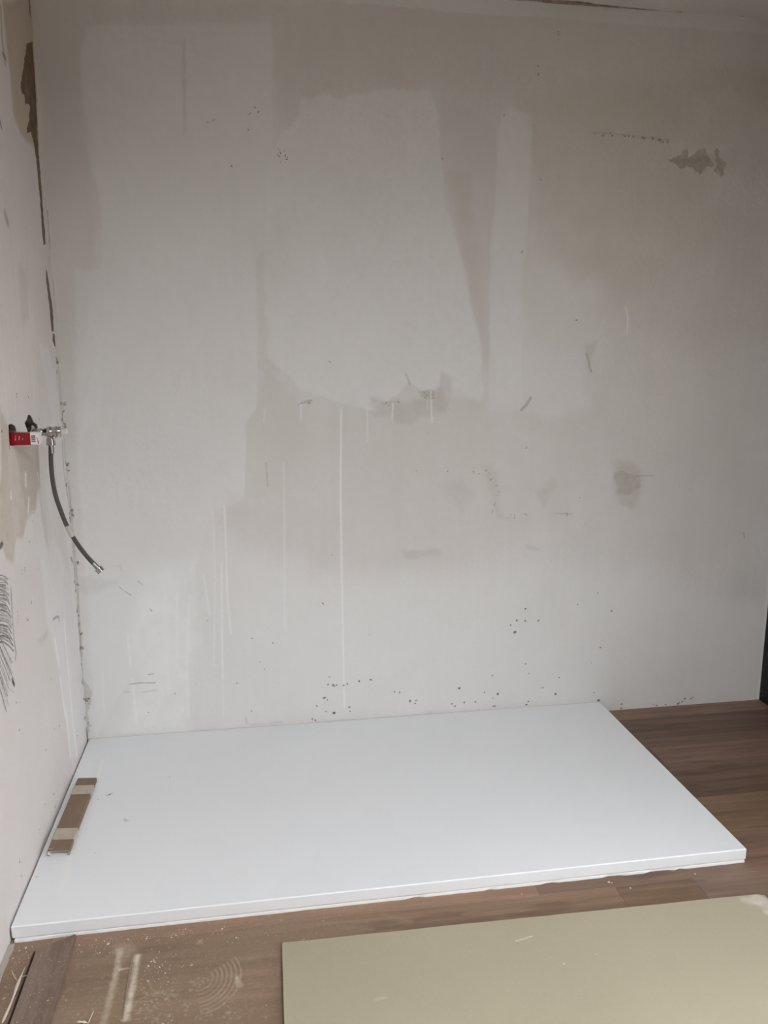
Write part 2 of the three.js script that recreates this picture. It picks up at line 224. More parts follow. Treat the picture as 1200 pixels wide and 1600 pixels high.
  // pits above the tray
  for (const [q, n, r] of [[0.8977,0.1892],[0.8807,0.1903],[0.9048,0.1809],[0.9122,0.1856],[0.8836,0.221],[0.9537,0.1904],[0.9414,0.1835],[0.9978,0.1977],[1.0445,0.1996],[0.8653,0.1372],[0.875,0.1313],[0.8605,0.1376],[0.8333,0.1059],[0.8694,0.0823],[0.901,0.0747],[0.8275,0.0516],[0.9599,0.0755],[0.9576,0.094],[0.8178,0.055],[1.1337,0.1413],[1.1562,0.1397],[1.1965,0.1025],[1.2191,0.1035],[1.2167,0.0905],[1.5245,0.1826],[1.5446,0.1065],[1.5473,0.1036],[1.4924,0.1156],[1.5242,0.0892],[1.5303,0.0565],[1.5356,0.0534],[1.3748,0.0681],[1.3618,0.0797],[1.4106,0.0788],[1.4132,0.0759],[1.3889,0.1416],[1.457,0.078],[1.6457,0.4476],[1.6136,0.4054],[1.5885,0.386],[1.6499,0.4007],[1.7018,0.4004],[1.61,0.3561],[1.656,0.2217],[1.6704,0.1834],[1.7983,0.1586],[1.6719,0.0649],[1.667,0.0517],[1.9469,0.0831],[1.9679,0.0459],[1.9668,0.2713],[1.9297,0.2092],[1.9413,0.4998],[2.0015,0.4208],[1.859,0.4571],[1.7307,0.1202],[1.7853,0.0865]].map((q, i) => [q, 2, i])) P.speck(q, 0.003, n, [70, 64, 60], 0.85, 0.0012, r % 7 === 0 ? 0.0055 : 0.003, -1.6);
  // dirt at the foot of the wall, right of the tray
  for (const q of [[2.0677,0.0247],[2.0689,0.0052],[2.21,0.0113],[2.2216,0.0049],[2.2607,0.0076],[2.3168,0.009],[2.3335,0.0134],[2.3116,0.0038],[2.3438,0.0267],[2.3692,0.0276],[2.3775,0.0298]]) P.speck(q, 0.004, 3, [74, 58, 48], 0.85, 0.001, 0.003);
  // brown remains and crumbled edge in the left corner
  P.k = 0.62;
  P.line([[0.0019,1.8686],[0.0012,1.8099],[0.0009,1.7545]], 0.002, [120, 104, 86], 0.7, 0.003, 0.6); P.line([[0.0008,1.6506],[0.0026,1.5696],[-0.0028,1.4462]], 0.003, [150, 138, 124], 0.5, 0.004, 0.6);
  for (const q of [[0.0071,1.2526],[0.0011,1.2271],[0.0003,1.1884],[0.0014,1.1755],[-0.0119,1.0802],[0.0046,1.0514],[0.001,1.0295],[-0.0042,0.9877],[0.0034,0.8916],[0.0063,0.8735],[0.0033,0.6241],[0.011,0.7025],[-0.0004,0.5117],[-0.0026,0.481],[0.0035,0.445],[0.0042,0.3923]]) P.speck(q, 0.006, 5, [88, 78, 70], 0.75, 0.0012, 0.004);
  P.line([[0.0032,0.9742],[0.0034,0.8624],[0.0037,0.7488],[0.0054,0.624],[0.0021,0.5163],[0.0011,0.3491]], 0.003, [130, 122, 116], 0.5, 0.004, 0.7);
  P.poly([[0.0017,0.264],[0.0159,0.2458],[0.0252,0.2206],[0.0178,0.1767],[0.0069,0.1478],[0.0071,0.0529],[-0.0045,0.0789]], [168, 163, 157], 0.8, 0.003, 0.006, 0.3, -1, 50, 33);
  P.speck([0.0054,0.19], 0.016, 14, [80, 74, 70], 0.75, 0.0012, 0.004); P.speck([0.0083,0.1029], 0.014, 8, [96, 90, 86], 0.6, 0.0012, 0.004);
  P.poly([[0.0069,0.6449],[0.0484,0.6546],[0.133,0.6273],[0.0661,0.5977],[0.0143,0.5979]], [180, 176, 172], 0.4, 0.016, 0.012, 0.5);
  // white brushed edge beside the black wall
  P.line([[2.672, 0], [2.672, 0.9]], 0.006, WHITE, 0.6, 0.003, 0.4);
  const m = mat({ map: P.color(), bumpMap: P.height(), bumpScale: 0.012, roughness: 0.86 });
  struct(mesh('wall_back', planarUV(box(-0.2, RW + 0.2, -0.15, RH + 0.15, -0.2, 0), 'x', 0, RW, 'y', 0, RH), m), 'bare patched plaster wall with white paint runs and stains behind the tray', 'wall');
}

// ---------------------------------------------------------------- left wall: brown substrate under a thin plaster coat that is broken away along the corner
const jag = (pts, amp) => { const out = []; pts.forEach(([a, b], i) => { const [c, d] = pts[(i + 1) % pts.length], n = Math.max(1, Math.round(Math.hypot(c - a, d - b) / 0.009)); for (let k = 0; k < n; k++) out.push([Math.max(0.0012, a + (c - a) * k / n + (k ? rr(-amp, amp) : 0)), b + (d - b) * k / n + (k ? rr(-amp, amp) * 0.5 : 0)]); }); return out; };
const HOLE_A = [[0.6243,1.2382],[0.5947,1.239],[0.5616,1.2293],[0.5529,1.2182],[0.5631,1.2053],[0.5733,1.1926],[0.6014,1.1803],[0.6294,1.1851],[0.6289,1.2052]];
const HOLE_B = [[0.469,1.2301],[0.4427,1.2387],[0.4254,1.25],[0.3989,1.2462],[0.3817,1.2339],[0.3707,1.2237],[0.3369,1.2152],[0.329,1.205],[0.3572,1.1981],[0.3709,1.1788],[0.4333,1.1834],[0.4469,1.2047]];
const BREAKS = [
  [[0.0245,2.4838],[0.0034,2.4919],[0.0039,2.4562],[0.0057,2.4324],[0.0176,2.428],[0.0229,2.4527]],
  [[0.088,2.3327],[0.0381,2.3514],[0.0073,2.3654],[0.0136,2.3344],[0.0099,2.2994],[0.0152,2.2247],[0.0224,2.1674],[0.0364,2.0897],[0.0403,2.0422],[0.04,1.9953],[0.0387,1.9388],[0.0461,1.8803],[0.0423,1.8426],[0.0386,1.8045],[0.0493,1.7603],[0.0806,1.7526],[0.0854,1.7865],[0.0783,1.856],[0.0794,1.9124],[0.0837,1.9583],[0.0889,2.0128],[0.1005,2.0468],[0.1285,2.0744],[0.1684,2.0628],[0.1844,2.0572],[0.1421,2.0996],[0.111,2.1506],[0.1323,2.1518],[0.1731,2.1354],[0.1702,2.1657],[0.1917,2.163],[0.2087,2.1736],[0.1846,2.2064],[0.1482,2.2555]],
  [[0.0723,1.6916],[0.0526,1.6759],[0.041,1.6473],[0.0337,1.618],[0.0219,1.5886],[0.0145,1.5587],[0.0205,1.5279],[0.0287,1.491],[0.0597,1.4903],[0.0648,1.5263],[0.0671,1.57],[0.0773,1.6149],[0.0816,1.6518]],
  [[0.0537,1.4823],[0.018,1.4831],[0.0181,1.4564],[0.0147,1.4399],[0.0403,1.4439],[0.0606,1.462]]].map((b) => jag(b, 0.004));
{
  const sub = new Paint(0, 1.5, 0, RH, 300);
  sub.all((a, b, k) => { const t = (fbm(a * 30, b * 30, 4, 51) - 0.5) * 40 + (fbm(a * 120, b * 14, 3, 52) - 0.5) * 26; sub.c[k * 3] = 112 + t; sub.c[k * 3 + 1] = 92 + t * 0.95; sub.c[k * 3 + 2] = 74 + t * 0.85; sub.z[k] = t * 0.03; });
  const subM = mat({ map: sub.color(), bumpMap: sub.height(), bumpScale: 0.012, roughness: 0.95 });
  const wall = group('wall_left'); struct(wall, 'worn plaster wall with brown broken corner at the left', 'wall');
  const T = 0.0018, Z1 = 1.5;
  const sheet = (z0, z1, holes, depth) => {
    const s = new THREE.Shape([[-z0, -0.1], [-z1, -0.1], [-z1, RH + 0.1], [-z0, RH + 0.1]].map((p) => new THREE.Vector2(...p)));
    for (const h of holes) s.holes.push(new THREE.Path(h.map(([z, y]) => new THREE.Vector2(-z, y))));
    return new THREE.ExtrudeGeometry(s, { depth, bevelEnabled: false }).rotateY(Math.PI / 2);
  };
  const g0 = sheet(-0.0, Z1, [HOLE_A, HOLE_B], 0.07).translate(-0.07 - T, 0, 0);
  mesh('substrate', planarUV(g0, 'z', 0, 1.5, 'y', 0, RH), subM, wall);
  mesh('masonry', box(-0.22, -0.07 - T, -0.1, RH + 0.1, 0, RD + 0.15), mat({ color: 0x4e4741, roughness: 0.95 }), wall);
  mesh('far_coat', box(-0.07 - T, 0, -0.1, RH + 0.1, Z1, RD + 0.15), mat({ color: 0xa8a19a, roughness: 0.9 }), wall);

  const P = new Paint(0, Z1, 0, RH, 780);
  P.all((a, b, k) => {
    const big = fbm(a * 2.2, b * 1.4, 4, 61), mid = fbm(a * 9, b * 6, 4, 62), st = fbm(a * 40, b * 3, 3, 63), f2 = fbm(a * 90, b * 90, 2, 65);
    const t = (big - 0.5) * 16 + (mid - 0.5) * 10 + (st - 0.5) * 6 + (f2 - 0.5) * 5;
    P.c[k * 3] = 214 + t; P.c[k * 3 + 1] = 207 + t; P.c[k * 3 + 2] = 203 + t; P.z[k] = (mid - 0.5) * 1.8 + (f2 - 0.5) * 0.5;
  });
  P.poly([[0.3256,2.3582],[0.0015,2.4912],[0.0015,2.375],[0.0157,2.1877],[0.0521,2.0302],[0.1406,2.0374],[0.2525,2.0371],[0.3165,2.0796],[0.3181,2.153],[0.319,2.2656]], [188, 172, 154], 0.9, 0.012, 0.01, 0.2, -0.2, 12, 1);
  P.poly([[0.3518,2.3482],[0.3256,2.3582],[0.3181,2.153],[0.3193,2.0706],[0.2698,2.0243],[0.1292,2.0275],[0.0743,1.7225],[0.0625,1.4051],[0.2586,1.4064],[0.308,1.6966],[0.3871,1.8565],[0.4908,1.901]], [212, 204, 201], 0.6, 0.03, 0.02, 0.3, 0, 8, 2);
  P.line([[0.3508,2.333],[0.3652,2.2498],[0.3546,2.1901]], 0.006, [150, 128, 108], 0.6, 0.006); P.line([[0.3718,2.2098],[0.3436,2.2063]], 0.008, [120, 104, 92], 0.6, 0.006);
  P.line([[0.454,2.0194],[0.4459,2.0089]], 0.006, [90, 78, 70], 0.7, 0.004); P.line([[0.4821,1.7832],[0.4645,1.7647]], 0.012, [150, 140, 134], 0.6, 0.01);
  P.poly([[0.3886,1.6533],[0.3057,1.6613],[0.3248,1.5164],[0.3998,1.496],[0.4112,1.5826]], [196, 190, 184], 0.5, 0.02, 0.02, 0.5, 0, 12, 3);
  P.poly([[0.2398,1.4632],[0.1177,1.4453],[0.0107,1.2364],[0.0234,0.9781],[0.0015,0.5101],[0.0376,0.2919],[0.0699,0.6762],[0.1483,0.9984],[0.1679,1.247]], [226, 224, 224], 0.5, 0.02, 0.01, 0.3, 0.2, 10, 4);
  // beige strip under the taps
  P.poly([[0.6832,1.2821],[0.6217,1.2279],[0.5383,1.1854],[0.3388,1.1641],[0.3476,1.0694],[0.3842,1.0271],[0.4395,0.9705],[0.4989,0.982],[0.595,0.9297],[0.6579,0.9267],[0.6953,0.884],[0.7444,0.9102],[0.7844,0.9565]], [194, 180, 166], 0.85, 0.01, 0.016, 0.35, -0.2, 14, 5);
  P.poly([[0.6481,1.1805],[0.5731,1.1546],[0.5519,1.0639],[0.6132,0.9516],[0.664,0.9454],[0.6666,1.0487]], [208, 200, 192], 0.6, 0.012, 0.012, 0.5, 0.1, 18, 6);
  P.poly([[0.5914,1.174],[0.3418,1.1549],[0.3669,1.0338],[0.4327,0.9692],[0.5313,1.0065],[0.5653,1.1012]], [180, 170, 160], 0.6, 0.012, 0.012, 0.5, 0, 16, 7);
  for (const [q, r] of [[[[0.5047,1.0888],[0.5136,1.0613]], 0.01], [[[0.3762,1.0736],[0.3763,1.0507]], 0.007], [[[0.494,1.0179],[0.5117,0.9845]], 0.008], [[[0.656,1.0638],[0.6601,1.0509]], 0.006]]) P.line(q, r, WHITE, 0.7, 0.004, 0.3, 0.4);
  P.poly([[0.6395,0.8694],[0.4329,0.8351],[0.4171,0.653],[0.3344,0.4576],[0.2953,0.3109],[0.2678,0.1175],[0.6896,0.1043],[0.9467,0.0904],[1.0338,0.1541],[0.8546,0.7306],[0.6922,0.7432]], [212, 204, 200], 0.7, 0.03, 0.03, 0.3, 0, 8, 8);
  P.poly([[0.4269,0.853],[0.2513,0.8517],[0.0699,0.6762],[0.0015,0.4676],[0.0015,0.1732],[0.0749,0.066],[0.2511,0.1088],[0.2886,0.33],[0.3433,0.4823],[0.409,0.6302],[0.4211,0.734]], [222, 220, 220], 0.55, 0.02, 0.01, 0.4, 0.2, 14, 9);
  for (const q of [[[0.3393,0.5441],[0.3189,0.4515]], [[0.2075,0.5625],[0.2049,0.4062],[0.1991,0.1984],[0.182,0.0727]], [[0.2778,0.2807],[0.2678,0.1175]], [[0.3164,0.4074],[0.2926,0.2653]]]) P.line(q, 0.01, WHITE, 0.7, 0.006, 0.3, 0.3);
  P.line([[0.3416,0.6117],[0.3007,0.6065],[0.2691,0.596],[0.273,0.5845]], 0.004, [140, 132, 126], 0.7, 0.004); P.poly([[0.5351,0.6149],[0.4175,0.6048],[0.4248,0.5831],[0.5125,0.5951]], [184, 176, 170], 0.6, 0.012, 0.01, 0.4);
  for (const q of [[0.5244,1.3076],[0.4086,1.3016],[0.5986,0.8389],[0.6248,0.837],[0.592,0.8389],[0.5645,0.7388],[0.6912,0.7464],[0.6947,0.7351],[0.6973,0.7271],[0.6157,0.7052],[0.6103,0.7016],[0.4219,0.449],[0.7773,0.5329],[0.7721,0.4553],[0.4354,0.2878],[0.3739,0.2666],[0.1528,0.1243],[0.5444,0.2741],[0.6314,1.1786],[0.684,1.2271],[0.3174,1.2287],[0.4613,0.9691],[0.476,0.9459],[0.5241,0.9044],[0.7997,0.5728],[0.8707,0.0908],[0.8685,0.1355],[0.7387,-0.0018],[0.6778,0.0968],[0.6039,0.1422],[0.5029,0.1143],[0.5024,0.0672]]) P.speck(q, 0.008, 3, [96, 86, 80], 0.6, 0.0012, 0.003);
  // grey shadowed old filler beside the hose, darker line at the corner
  P.poly([[0.0015,1.3837],[0.0015,1.3185],[0.0015,1.1441],[0.0015,0.9719],[0.0077,1.107],[0.0291,1.2376]], [196, 186, 180], 0.7, 0.01, 0.008, 0.3, 0, 14, 10);
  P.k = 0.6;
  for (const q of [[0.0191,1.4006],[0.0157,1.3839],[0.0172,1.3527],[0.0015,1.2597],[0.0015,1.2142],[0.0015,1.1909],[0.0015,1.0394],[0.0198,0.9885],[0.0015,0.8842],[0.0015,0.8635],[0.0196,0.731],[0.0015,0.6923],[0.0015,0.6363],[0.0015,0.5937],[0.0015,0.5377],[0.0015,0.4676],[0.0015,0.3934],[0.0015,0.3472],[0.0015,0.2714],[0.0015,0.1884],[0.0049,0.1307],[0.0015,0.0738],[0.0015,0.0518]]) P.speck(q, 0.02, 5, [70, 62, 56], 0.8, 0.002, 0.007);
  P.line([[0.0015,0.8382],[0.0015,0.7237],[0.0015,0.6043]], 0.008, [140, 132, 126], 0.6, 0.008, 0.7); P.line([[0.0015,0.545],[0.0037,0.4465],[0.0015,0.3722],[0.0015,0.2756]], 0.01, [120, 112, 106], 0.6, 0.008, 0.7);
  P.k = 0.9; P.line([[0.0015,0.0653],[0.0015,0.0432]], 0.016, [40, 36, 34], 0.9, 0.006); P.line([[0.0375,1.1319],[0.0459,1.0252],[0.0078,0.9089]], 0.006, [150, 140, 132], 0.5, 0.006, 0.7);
  // dark comb strokes of old adhesive at the picture's left edge
  const INK = [92, 86, 84], lerp2 = (A, B, t, j) => A.map(([z, y], i) => [z + (B[i][0] - z) * t + rr(-0.006, 0.006), y + (B[i][1] - y) * t + rr(-0.0015, 0.0015) + j]);
  const arcA = [[0.8458,0.8926],[0.7973,0.8809],[0.7682,0.8695],[0.7501,0.8561]], arcB = [[0.9034,0.7386],[0.8374,0.7177],[0.79,0.6935],[0.7595,0.6631]], rayA = [[0.8753,0.7642],[0.8218,0.6985],[0.7572,0.6147]], rayB = [[0.9239,0.672],[0.8849,0.5995],[0.8601,0.5238]];
  for (let i = 0; i < 46; i++) { const t = i / 45, l = lerp2(arcA, arcB, t, rr(-0.003, 0.003)); P.line(rnd() < 0.4 ? l.slice(0, 3) : l, rr(0.0008, 0.0024), INK, rr(0.35, 0.9), 0.0014, 0.5); }
  for (let i = 0; i < 22; i++) { const t = i / 21, l = lerp2(rayA, rayB, t, rr(-0.004, 0.004)), e = rr(0.45, 1); l[2] = [l[1][0] + (l[2][0] - l[1][0]) * e, l[1][1] + (l[2][1] - l[1][1]) * e]; P.line(l, rr(0.0009, 0.0024), [96, 90, 94], rr(0.35, 0.85), 0.0014, 0.5); }
  P.line([[0.7314,0.8251],[0.7407,0.7591],[0.7448,0.6908],[0.7389,0.6535],[0.7492,0.6398]], 0.004, [120, 112, 108], 0.6, 0.003, 0.6); P.line([[0.7909,0.6005],[0.7795,0.5816]], 0.006, [50, 46, 44], 0.85, 0.003);
  P.poly([[0.7844,0.9565],[0.7675,0.9591],[0.7593,0.9505],[0.7778,0.9434],[0.7882,0.9443]], [60, 52, 48], 0.85, 0.004, 0.004, 0.2, -1, 40);
  const coat = sheet(0.0, Z1, [HOLE_A, HOLE_B, ...BREAKS], T).translate(-T, 0, 0);
  mesh('plaster_coat', planarUV(coat, 'z', 0, Z1, 'y', 0, RH), mat({ map: P.color(), bumpMap: P.height(), bumpScale: 0.012, roughness: 0.88 }), wall);
}

// ---------------------------------------------------------------- ceiling, right wall, window wall, ground outside
{
  const P = new Paint(0, RW, 0, 1.6, 500);
  P.all((a, b, k) => { const t = (fbm(a * 3, b * 3, 4, 71) - 0.5) * 14 + (fbm(a * 60, b * 60, 3, 72) - 0.5) * 6; P.c[k * 3] = 214 + t; P.c[k * 3 + 1] = 209 + t; P.c[k * 3 + 2] = 205 + t; P.z[k] = t * 0.05; });
  P.poly([[1.5245,0.0154],[1.6084,0.0287],[1.744,0.0249],[1.8867,0.0114],[1.9872,-0.0045],[2.1283,-0.0037],[2.2085,-0.0185],[2.1479,-0.0392],[1.9971,-0.0245],[1.8742,-0.0118],[1.6648,-0.003]], [140, 124, 108], 0.95, 0.006, 0.016, 0.4, -0.8, 40, 1);
  P.line([[1.6979,0.0278],[1.8394,0.0143],[2.0549,0.0009]], 0.003, [90, 78, 68], 0.7, 0.004, 0.6, -1); P.line([[2.2366,-0.0252],[2.3506,-0.0127],[2.4686,-0.0053]], 0.01, [170, 156, 142], 0.5, 0.01, 0.6);
  P.dot([2.3641,-0.005], 0.008, [40, 34, 30], 0.9, -1);
  const m = mat({ map: P.color(), bumpMap: P.height(), bumpScale: 0.012, roughness: 0.9 });
  const ceil = group('ceiling'); struct(ceil, 'off-white plaster ceiling with a brown crack along the wall', 'ceiling');
  for (const [a, b, c, d] of [[-0.2, RW + 0.2, -0.2, SKY.z0], [-0.2, RW + 0.2, SKY.z1, RD + 0.2], [-0.2, SKY.x0, SKY.z0, SKY.z1], [SKY.x1, RW + 0.2, SKY.z0, SKY.z1]]) mesh('ceiling_panel', planarUV(box(a, b, RH, RH + 0.2, c, d), 'x', 0, RW, 'z', 0, 1.6), m, ceil);
  const roof = group('window_2'); struct(roof, 'roof window in the ceiling behind the viewer', 'window');
  const wm = mat({ color: 0xe8e8e6, roughness: 0.4 }), F = 0.05, gl = phys({ color: 0xffffff, transmission: 1, thickness: 0, roughness: 0, ior: 1.45 });
  for (const b of [[SKY.x0, SKY.x0 + F, SKY.z0, SKY.z1], [SKY.x1 - F, SKY.x1, SKY.z0, SKY.z1], [SKY.x0 + F, SKY.x1 - F, SKY.z0, SKY.z0 + F], [SKY.x0 + F, SKY.x1 - F, SKY.z1 - F, SKY.z1]]) mesh('window_frame', box(b[0], b[1], RH + 0.12, RH + 0.2, b[2], b[3]), wm, roof);
  mesh('pane', box(SKY.x0 + F, SKY.x1 - F, RH + 0.15, RH + 0.156, SKY.z0 + F, SKY.z1 - F), gl, roof);

  const K = new Paint(0, 0.6, 0, 1.2, 500);
  K.all((a, b, k) => { const t = (fbm(a * 40, b * 12, 3, 81) - 0.5) * 10; K.c[k * 3] = 15 + t; K.c[k * 3 + 1] = 15 + t; K.c[k * 3 + 2] = 17 + t; K.z[k] = t * 0.06; });
  for (let i = 0; i < 70; i++) { const z = 0.05 * rnd() * rnd(), y = rr(0, 1.2), l = rr(0.004, 0.03); K.line([[z, y], [z + rr(-0.004, 0.004), y + l]], rr(0.001, 0.003), [104, 102, 102], rr(0.2, 0.7), 0.001, 0.6); }
  K.speck([0.025, 0.04], 0.02, 14, [120, 118, 118], 0.5, 0.001, 0.004, 0);
  const right = group('wall_right'); struct(right, 'black painted wall end at the right of the plaster wall', 'wall');
  const km = mat({ map: K.color(), bumpMap: K.height(), bumpScale: 0.012, roughness: 0.6 }), pm = mat({ color: 0x8c857d, roughness: 0.9 });
  mesh('black_panel', planarUV(box(RW, RW + 0.2, -0.1, RH + 0.1, 0, 0.45), 'z', 0, 0.6, 'y', 0, 1.2), km, right);
  for (const [z0, z1, y0, y1] of [[0.45, WIN.z0, -0.1, RH + 0.1], [WIN.z1, RD + 0.2, -0.1, RH + 0.1], [WIN.z0, WIN.z1, WIN.y1, RH + 0.1], [WIN.z0, WIN.z1, -0.1, WIN.y0]]) mesh('wall_panel', box(RW, RW + 0.2, y0, y1, z0, z1), pm, right);
  const win = group('window_1'); struct(win, 'window in the wall to the right of the viewer', 'window');
  const zm = (WIN.z0 + WIN.z1) / 2, xa = RW + 0.1, xb = RW + 0.15;
  for (const b of [[WIN.y0, WIN.y1, WIN.z0, WIN.z0 + F], [WIN.y0, WIN.y1, WIN.z1 - F, WIN.z1], [WIN.y0, WIN.y1, zm - F / 2, zm + F / 2], [WIN.y0, WIN.y0 + F, WIN.z0 + F, WIN.z1 - F], [WIN.y1 - F, WIN.y1, WIN.z0 + F, WIN.z1 - F]]) mesh('window_frame', box(xa, xb, ...b), wm, win);
  for (const [a, b] of [[WIN.z0 + F, zm - F / 2], [zm + F / 2, WIN.z1 - F]]) mesh('pane', box(xa + 0.02, xa + 0.026, WIN.y0 + F, WIN.y1 - F, a, b), gl, win);
  struct(mesh('ground', box(RW + 0.2, RW + 45, -0.35, -0.15, -25, 30), mat({ color: 0x565044, roughness: 1 })), 'ground outside the side window', 'ground');
  struct(mesh('wall_front', box(-0.2, RW + 0.2, -0.1, RH + 0.1, RD, RD + 0.2), mat({ color: 0x8c857d, roughness: 0.9 })), 'bare grey wall behind the viewer', 'wall');
}

// ---------------------------------------------------------------- floor of laminate planks
{
  const fl = group('floor'); struct(fl, 'brown wood laminate floor, dusty in front of the tray', 'floor');
  mesh('subfloor', box(-0.2, RW + 0.2, -0.15, -0.008, -0.2, RD + 0.2), mat({ color: 0x4a4038, roughness: 1 }), fl);
  // grain in metres along x; three boards' worth in one sheet
  const grain = (P, dusty) => P.all((a, b, k) => {
    const w = fbm(a * 1.3, b * 5, 3, 91) * 3;
    const st = fbm(a * 2.2 + w * 0.3, b * 55 + w, 4, 92), fine = fbm(a * 14, b * 420, 3, 93), blot = fbm(a * 3, b * 9, 4, 94), knot = fbm(a * 5, b * 26, 4, 95);
    let t = (st - 0.5) * 46 + (fine - 0.5) * 18 + (blot - 0.5) * 34 - sstep(0.6, 0.72, knot) * 16;
    P.c[k * 3] = 139 + t; P.c[k * 3 + 1] = 115 + t * 0.92; P.c[k * 3 + 2] = 98 + t * 0.86; P.z[k] = (fine - 0.5) * 0.25;
  });
  const G = new Paint(0, 2.7, 0, 0.76, 700); grain(G);
  const gm = G.color(), gh = G.height();
  // the dusty rows in front of the tray are painted where they lie: x 0 .. 2, z 0.85 .. 1.61
  const Dp = new Paint(0, 1.6, 0.85, 1.61, 1100); grain(Dp);
  {
    const DUST = [176, 160, 142], PALE = [206, 196, 182];
    Dp.each(0, 1.6, 0.85, 1.61, (a, b, k) => { const m = sstep(1.25, 0.55, a) * 0.55 + sstep(0.5, 0.1, a) * 0.15; Dp.mix(k, [146, 126, 109], m * (0.7 + 0.5 * fbm(a * 9, b * 9, 4, 101))); const s = fbm(a * 150, b * 150, 2, 102); Dp.mix(k, DUST, 0.35 * m * sstep(0.55, 0.75, s)); });
    Dp.poly([[0.2565,1.0484],[0.2955,1.0459],[0.3121,1.0794],[0.2889,1.1055],[0.2553,1.0787]], PALE, 0.35, 0.012, 0.01, 0.6, 0, 40);
    Dp.line([[0.2716,1.0684],[0.2741,1.1238],[0.2732,1.1739],[0.2723,1.2214],[0.27,1.2892],[0.2696,1.318]], 0.0085, PALE, 0.6, 0.006, 0.5, 0.3); Dp.line([[0.3159,1.0972],[0.317,1.1712],[0.3177,1.2381],[0.3149,1.2861]], 0.008, [222, 214, 204], 0.8, 0.006, 0.3, 0.6);
    Dp.line([[0.3031,1.112],[0.3051,1.1985],[0.3089,1.2816]], 0.0014, PALE, 0.8, 0.0012); Dp.line([[0.3019,1.1139],[0.304,1.2002],[0.3078,1.2832]], 0.0022, [96, 80, 66], 0.6, 0.002); Dp.line([[0.2786,1.1348],[0.3003,1.1343]], 0.003, PALE, 0.7, 0.003, 0.6);
    for (let i = 0; i < 7; i++) { const pts = [], r = 20 + i * 6.5; for (let s = 0; s <= 10; s++) { const t = -0.55 + s * 0.2; pts.push([r * Math.cos(t), r * Math.sin(t)]); } const c = [0.4647,1.1954]; Dp.line(pts.map(([x, y]) => [c[0] + x * 0.00165, c[1] + y * 0.0018]), 0.0028, DUST, 0.55, 0.002, 0.6, 0.1); }
    for (const q of [[0.3674,1.2238],[0.3847,1.2286],[0.399,1.2309],[0.4108,1.2366],[0.4518,1.2186],[0.4683,1.2077],[0.3395,1.2249],[0.3327,1.1933],[0.3358,1.2502],[0.3639,1.2548],[0.4848,1.3015],[0.4026,1.2969],[0.5404,1.3194],[0.3741,1.2834],[0.3325,1.2766],[0.4419,1.2766]]) Dp.speck(q, 0.02, 14, DUST, 0.5, 0.0012, 0.004, 0.1);
    Dp.poly([[0.361,1.2171],[0.4187,1.2303],[0.4138,1.2389],[0.3652,1.2291]], DUST, 0.5, 0.006, 0.006, 0.6); Dp.line([[0.3515,1.1847],[0.363,1.2098],[0.3786,1.2238]], 0.002, DUST, 0.5, 0.003); Dp.line([[0.5553,1.2062],[0.5614,1.2307]], 0.006, PALE, 0.5, 0.004); Dp.line([[0.5524,1.2057],[0.5528,1.2332]], 0.003, PALE, 0.5, 0.003);
    Dp.poly([[0.4536,1.0628],[0.4689,1.0608],[0.4702,1.0833],[0.4516,1.0803]], PALE, 0.45, 0.004, 0.004, 0.4);
    for (let i = 0; i < 240; i++) Dp.dot([rr(0.0, 1.25) * rnd(), rr(1.0, 1.6)], rr(0.001, 0.0024), PALE, rr(0.3, 0.7));
    for (const q of [[[0.5515,1.1484],[0.6578,1.1446],[0.6396,1.2435]], [[0.9234,1.0504],[0.9615,1.0713],[0.9839,1.0846]], [[0.8204,1.0815],[0.8833,1.0965]]]) Dp.line(q, 0.006, DUST, 0.3, 0.012, 0.5);
  }
  const dm = Dp.color(), dh = Dp.height();
  const tones = [0xffffff, 0xf0e6e0, 0xe2dcd4, 0xfff4ec, 0xd6ccc4, 0xf4ecdc].map((c) => ({ plain: mat({ map: gm, bumpMap: gh, bumpScale: 0.006, roughness: 0.5, color: new THREE.Color(c).multiplyScalar(0.8) }), dusty: mat({ map: dm, bumpMap: dh, bumpScale: 0.012, roughness: 0.72, color: c }) }));
  const olive = { plain: mat({ map: gm, bumpMap: gh, bumpScale: 0.006, roughness: 0.5, color: 0xf2efd8 }) , dusty: mat({ map: dm, bumpMap: dh, bumpScale: 0.012, roughness: 0.72, color: 0xf0ece2 }) };
  const plankAt = (x0, x1, z0, z1, m, dusty) => {
    const c = 0.0006, s = new THREE.Shape([[x0 + c, -z1 + c], [x1 - c, -z1 + c], [x1 - c, -z0 - c], [x0 + c, -z0 - c]].map((p) => new THREE.Vector2(...p)));
    const g = new THREE.ExtrudeGeometry(s, { depth: 0.0065, bevelEnabled: true, bevelThickness: 0.0007, bevelSize: 0.0005, bevelSegments: 1 }).rotateX(-Math.PI / 2).translate(0, -0.0072, 0);
    if (dusty) planarUV(g, 'x', 0, 1.6, 'z', 0.85, 0.76); else { planarUV(g, 'x', x0 - rr(0, 2), 2.7, 'z', z0 - rr(0, 0.7), 0.76); }
    mesh('plank', g, dusty ? m.dusty : m.plain, fl);
  };
  const W = 0.19, first = 1.04 - W * 6;                       // a seam lies at z = 1.04
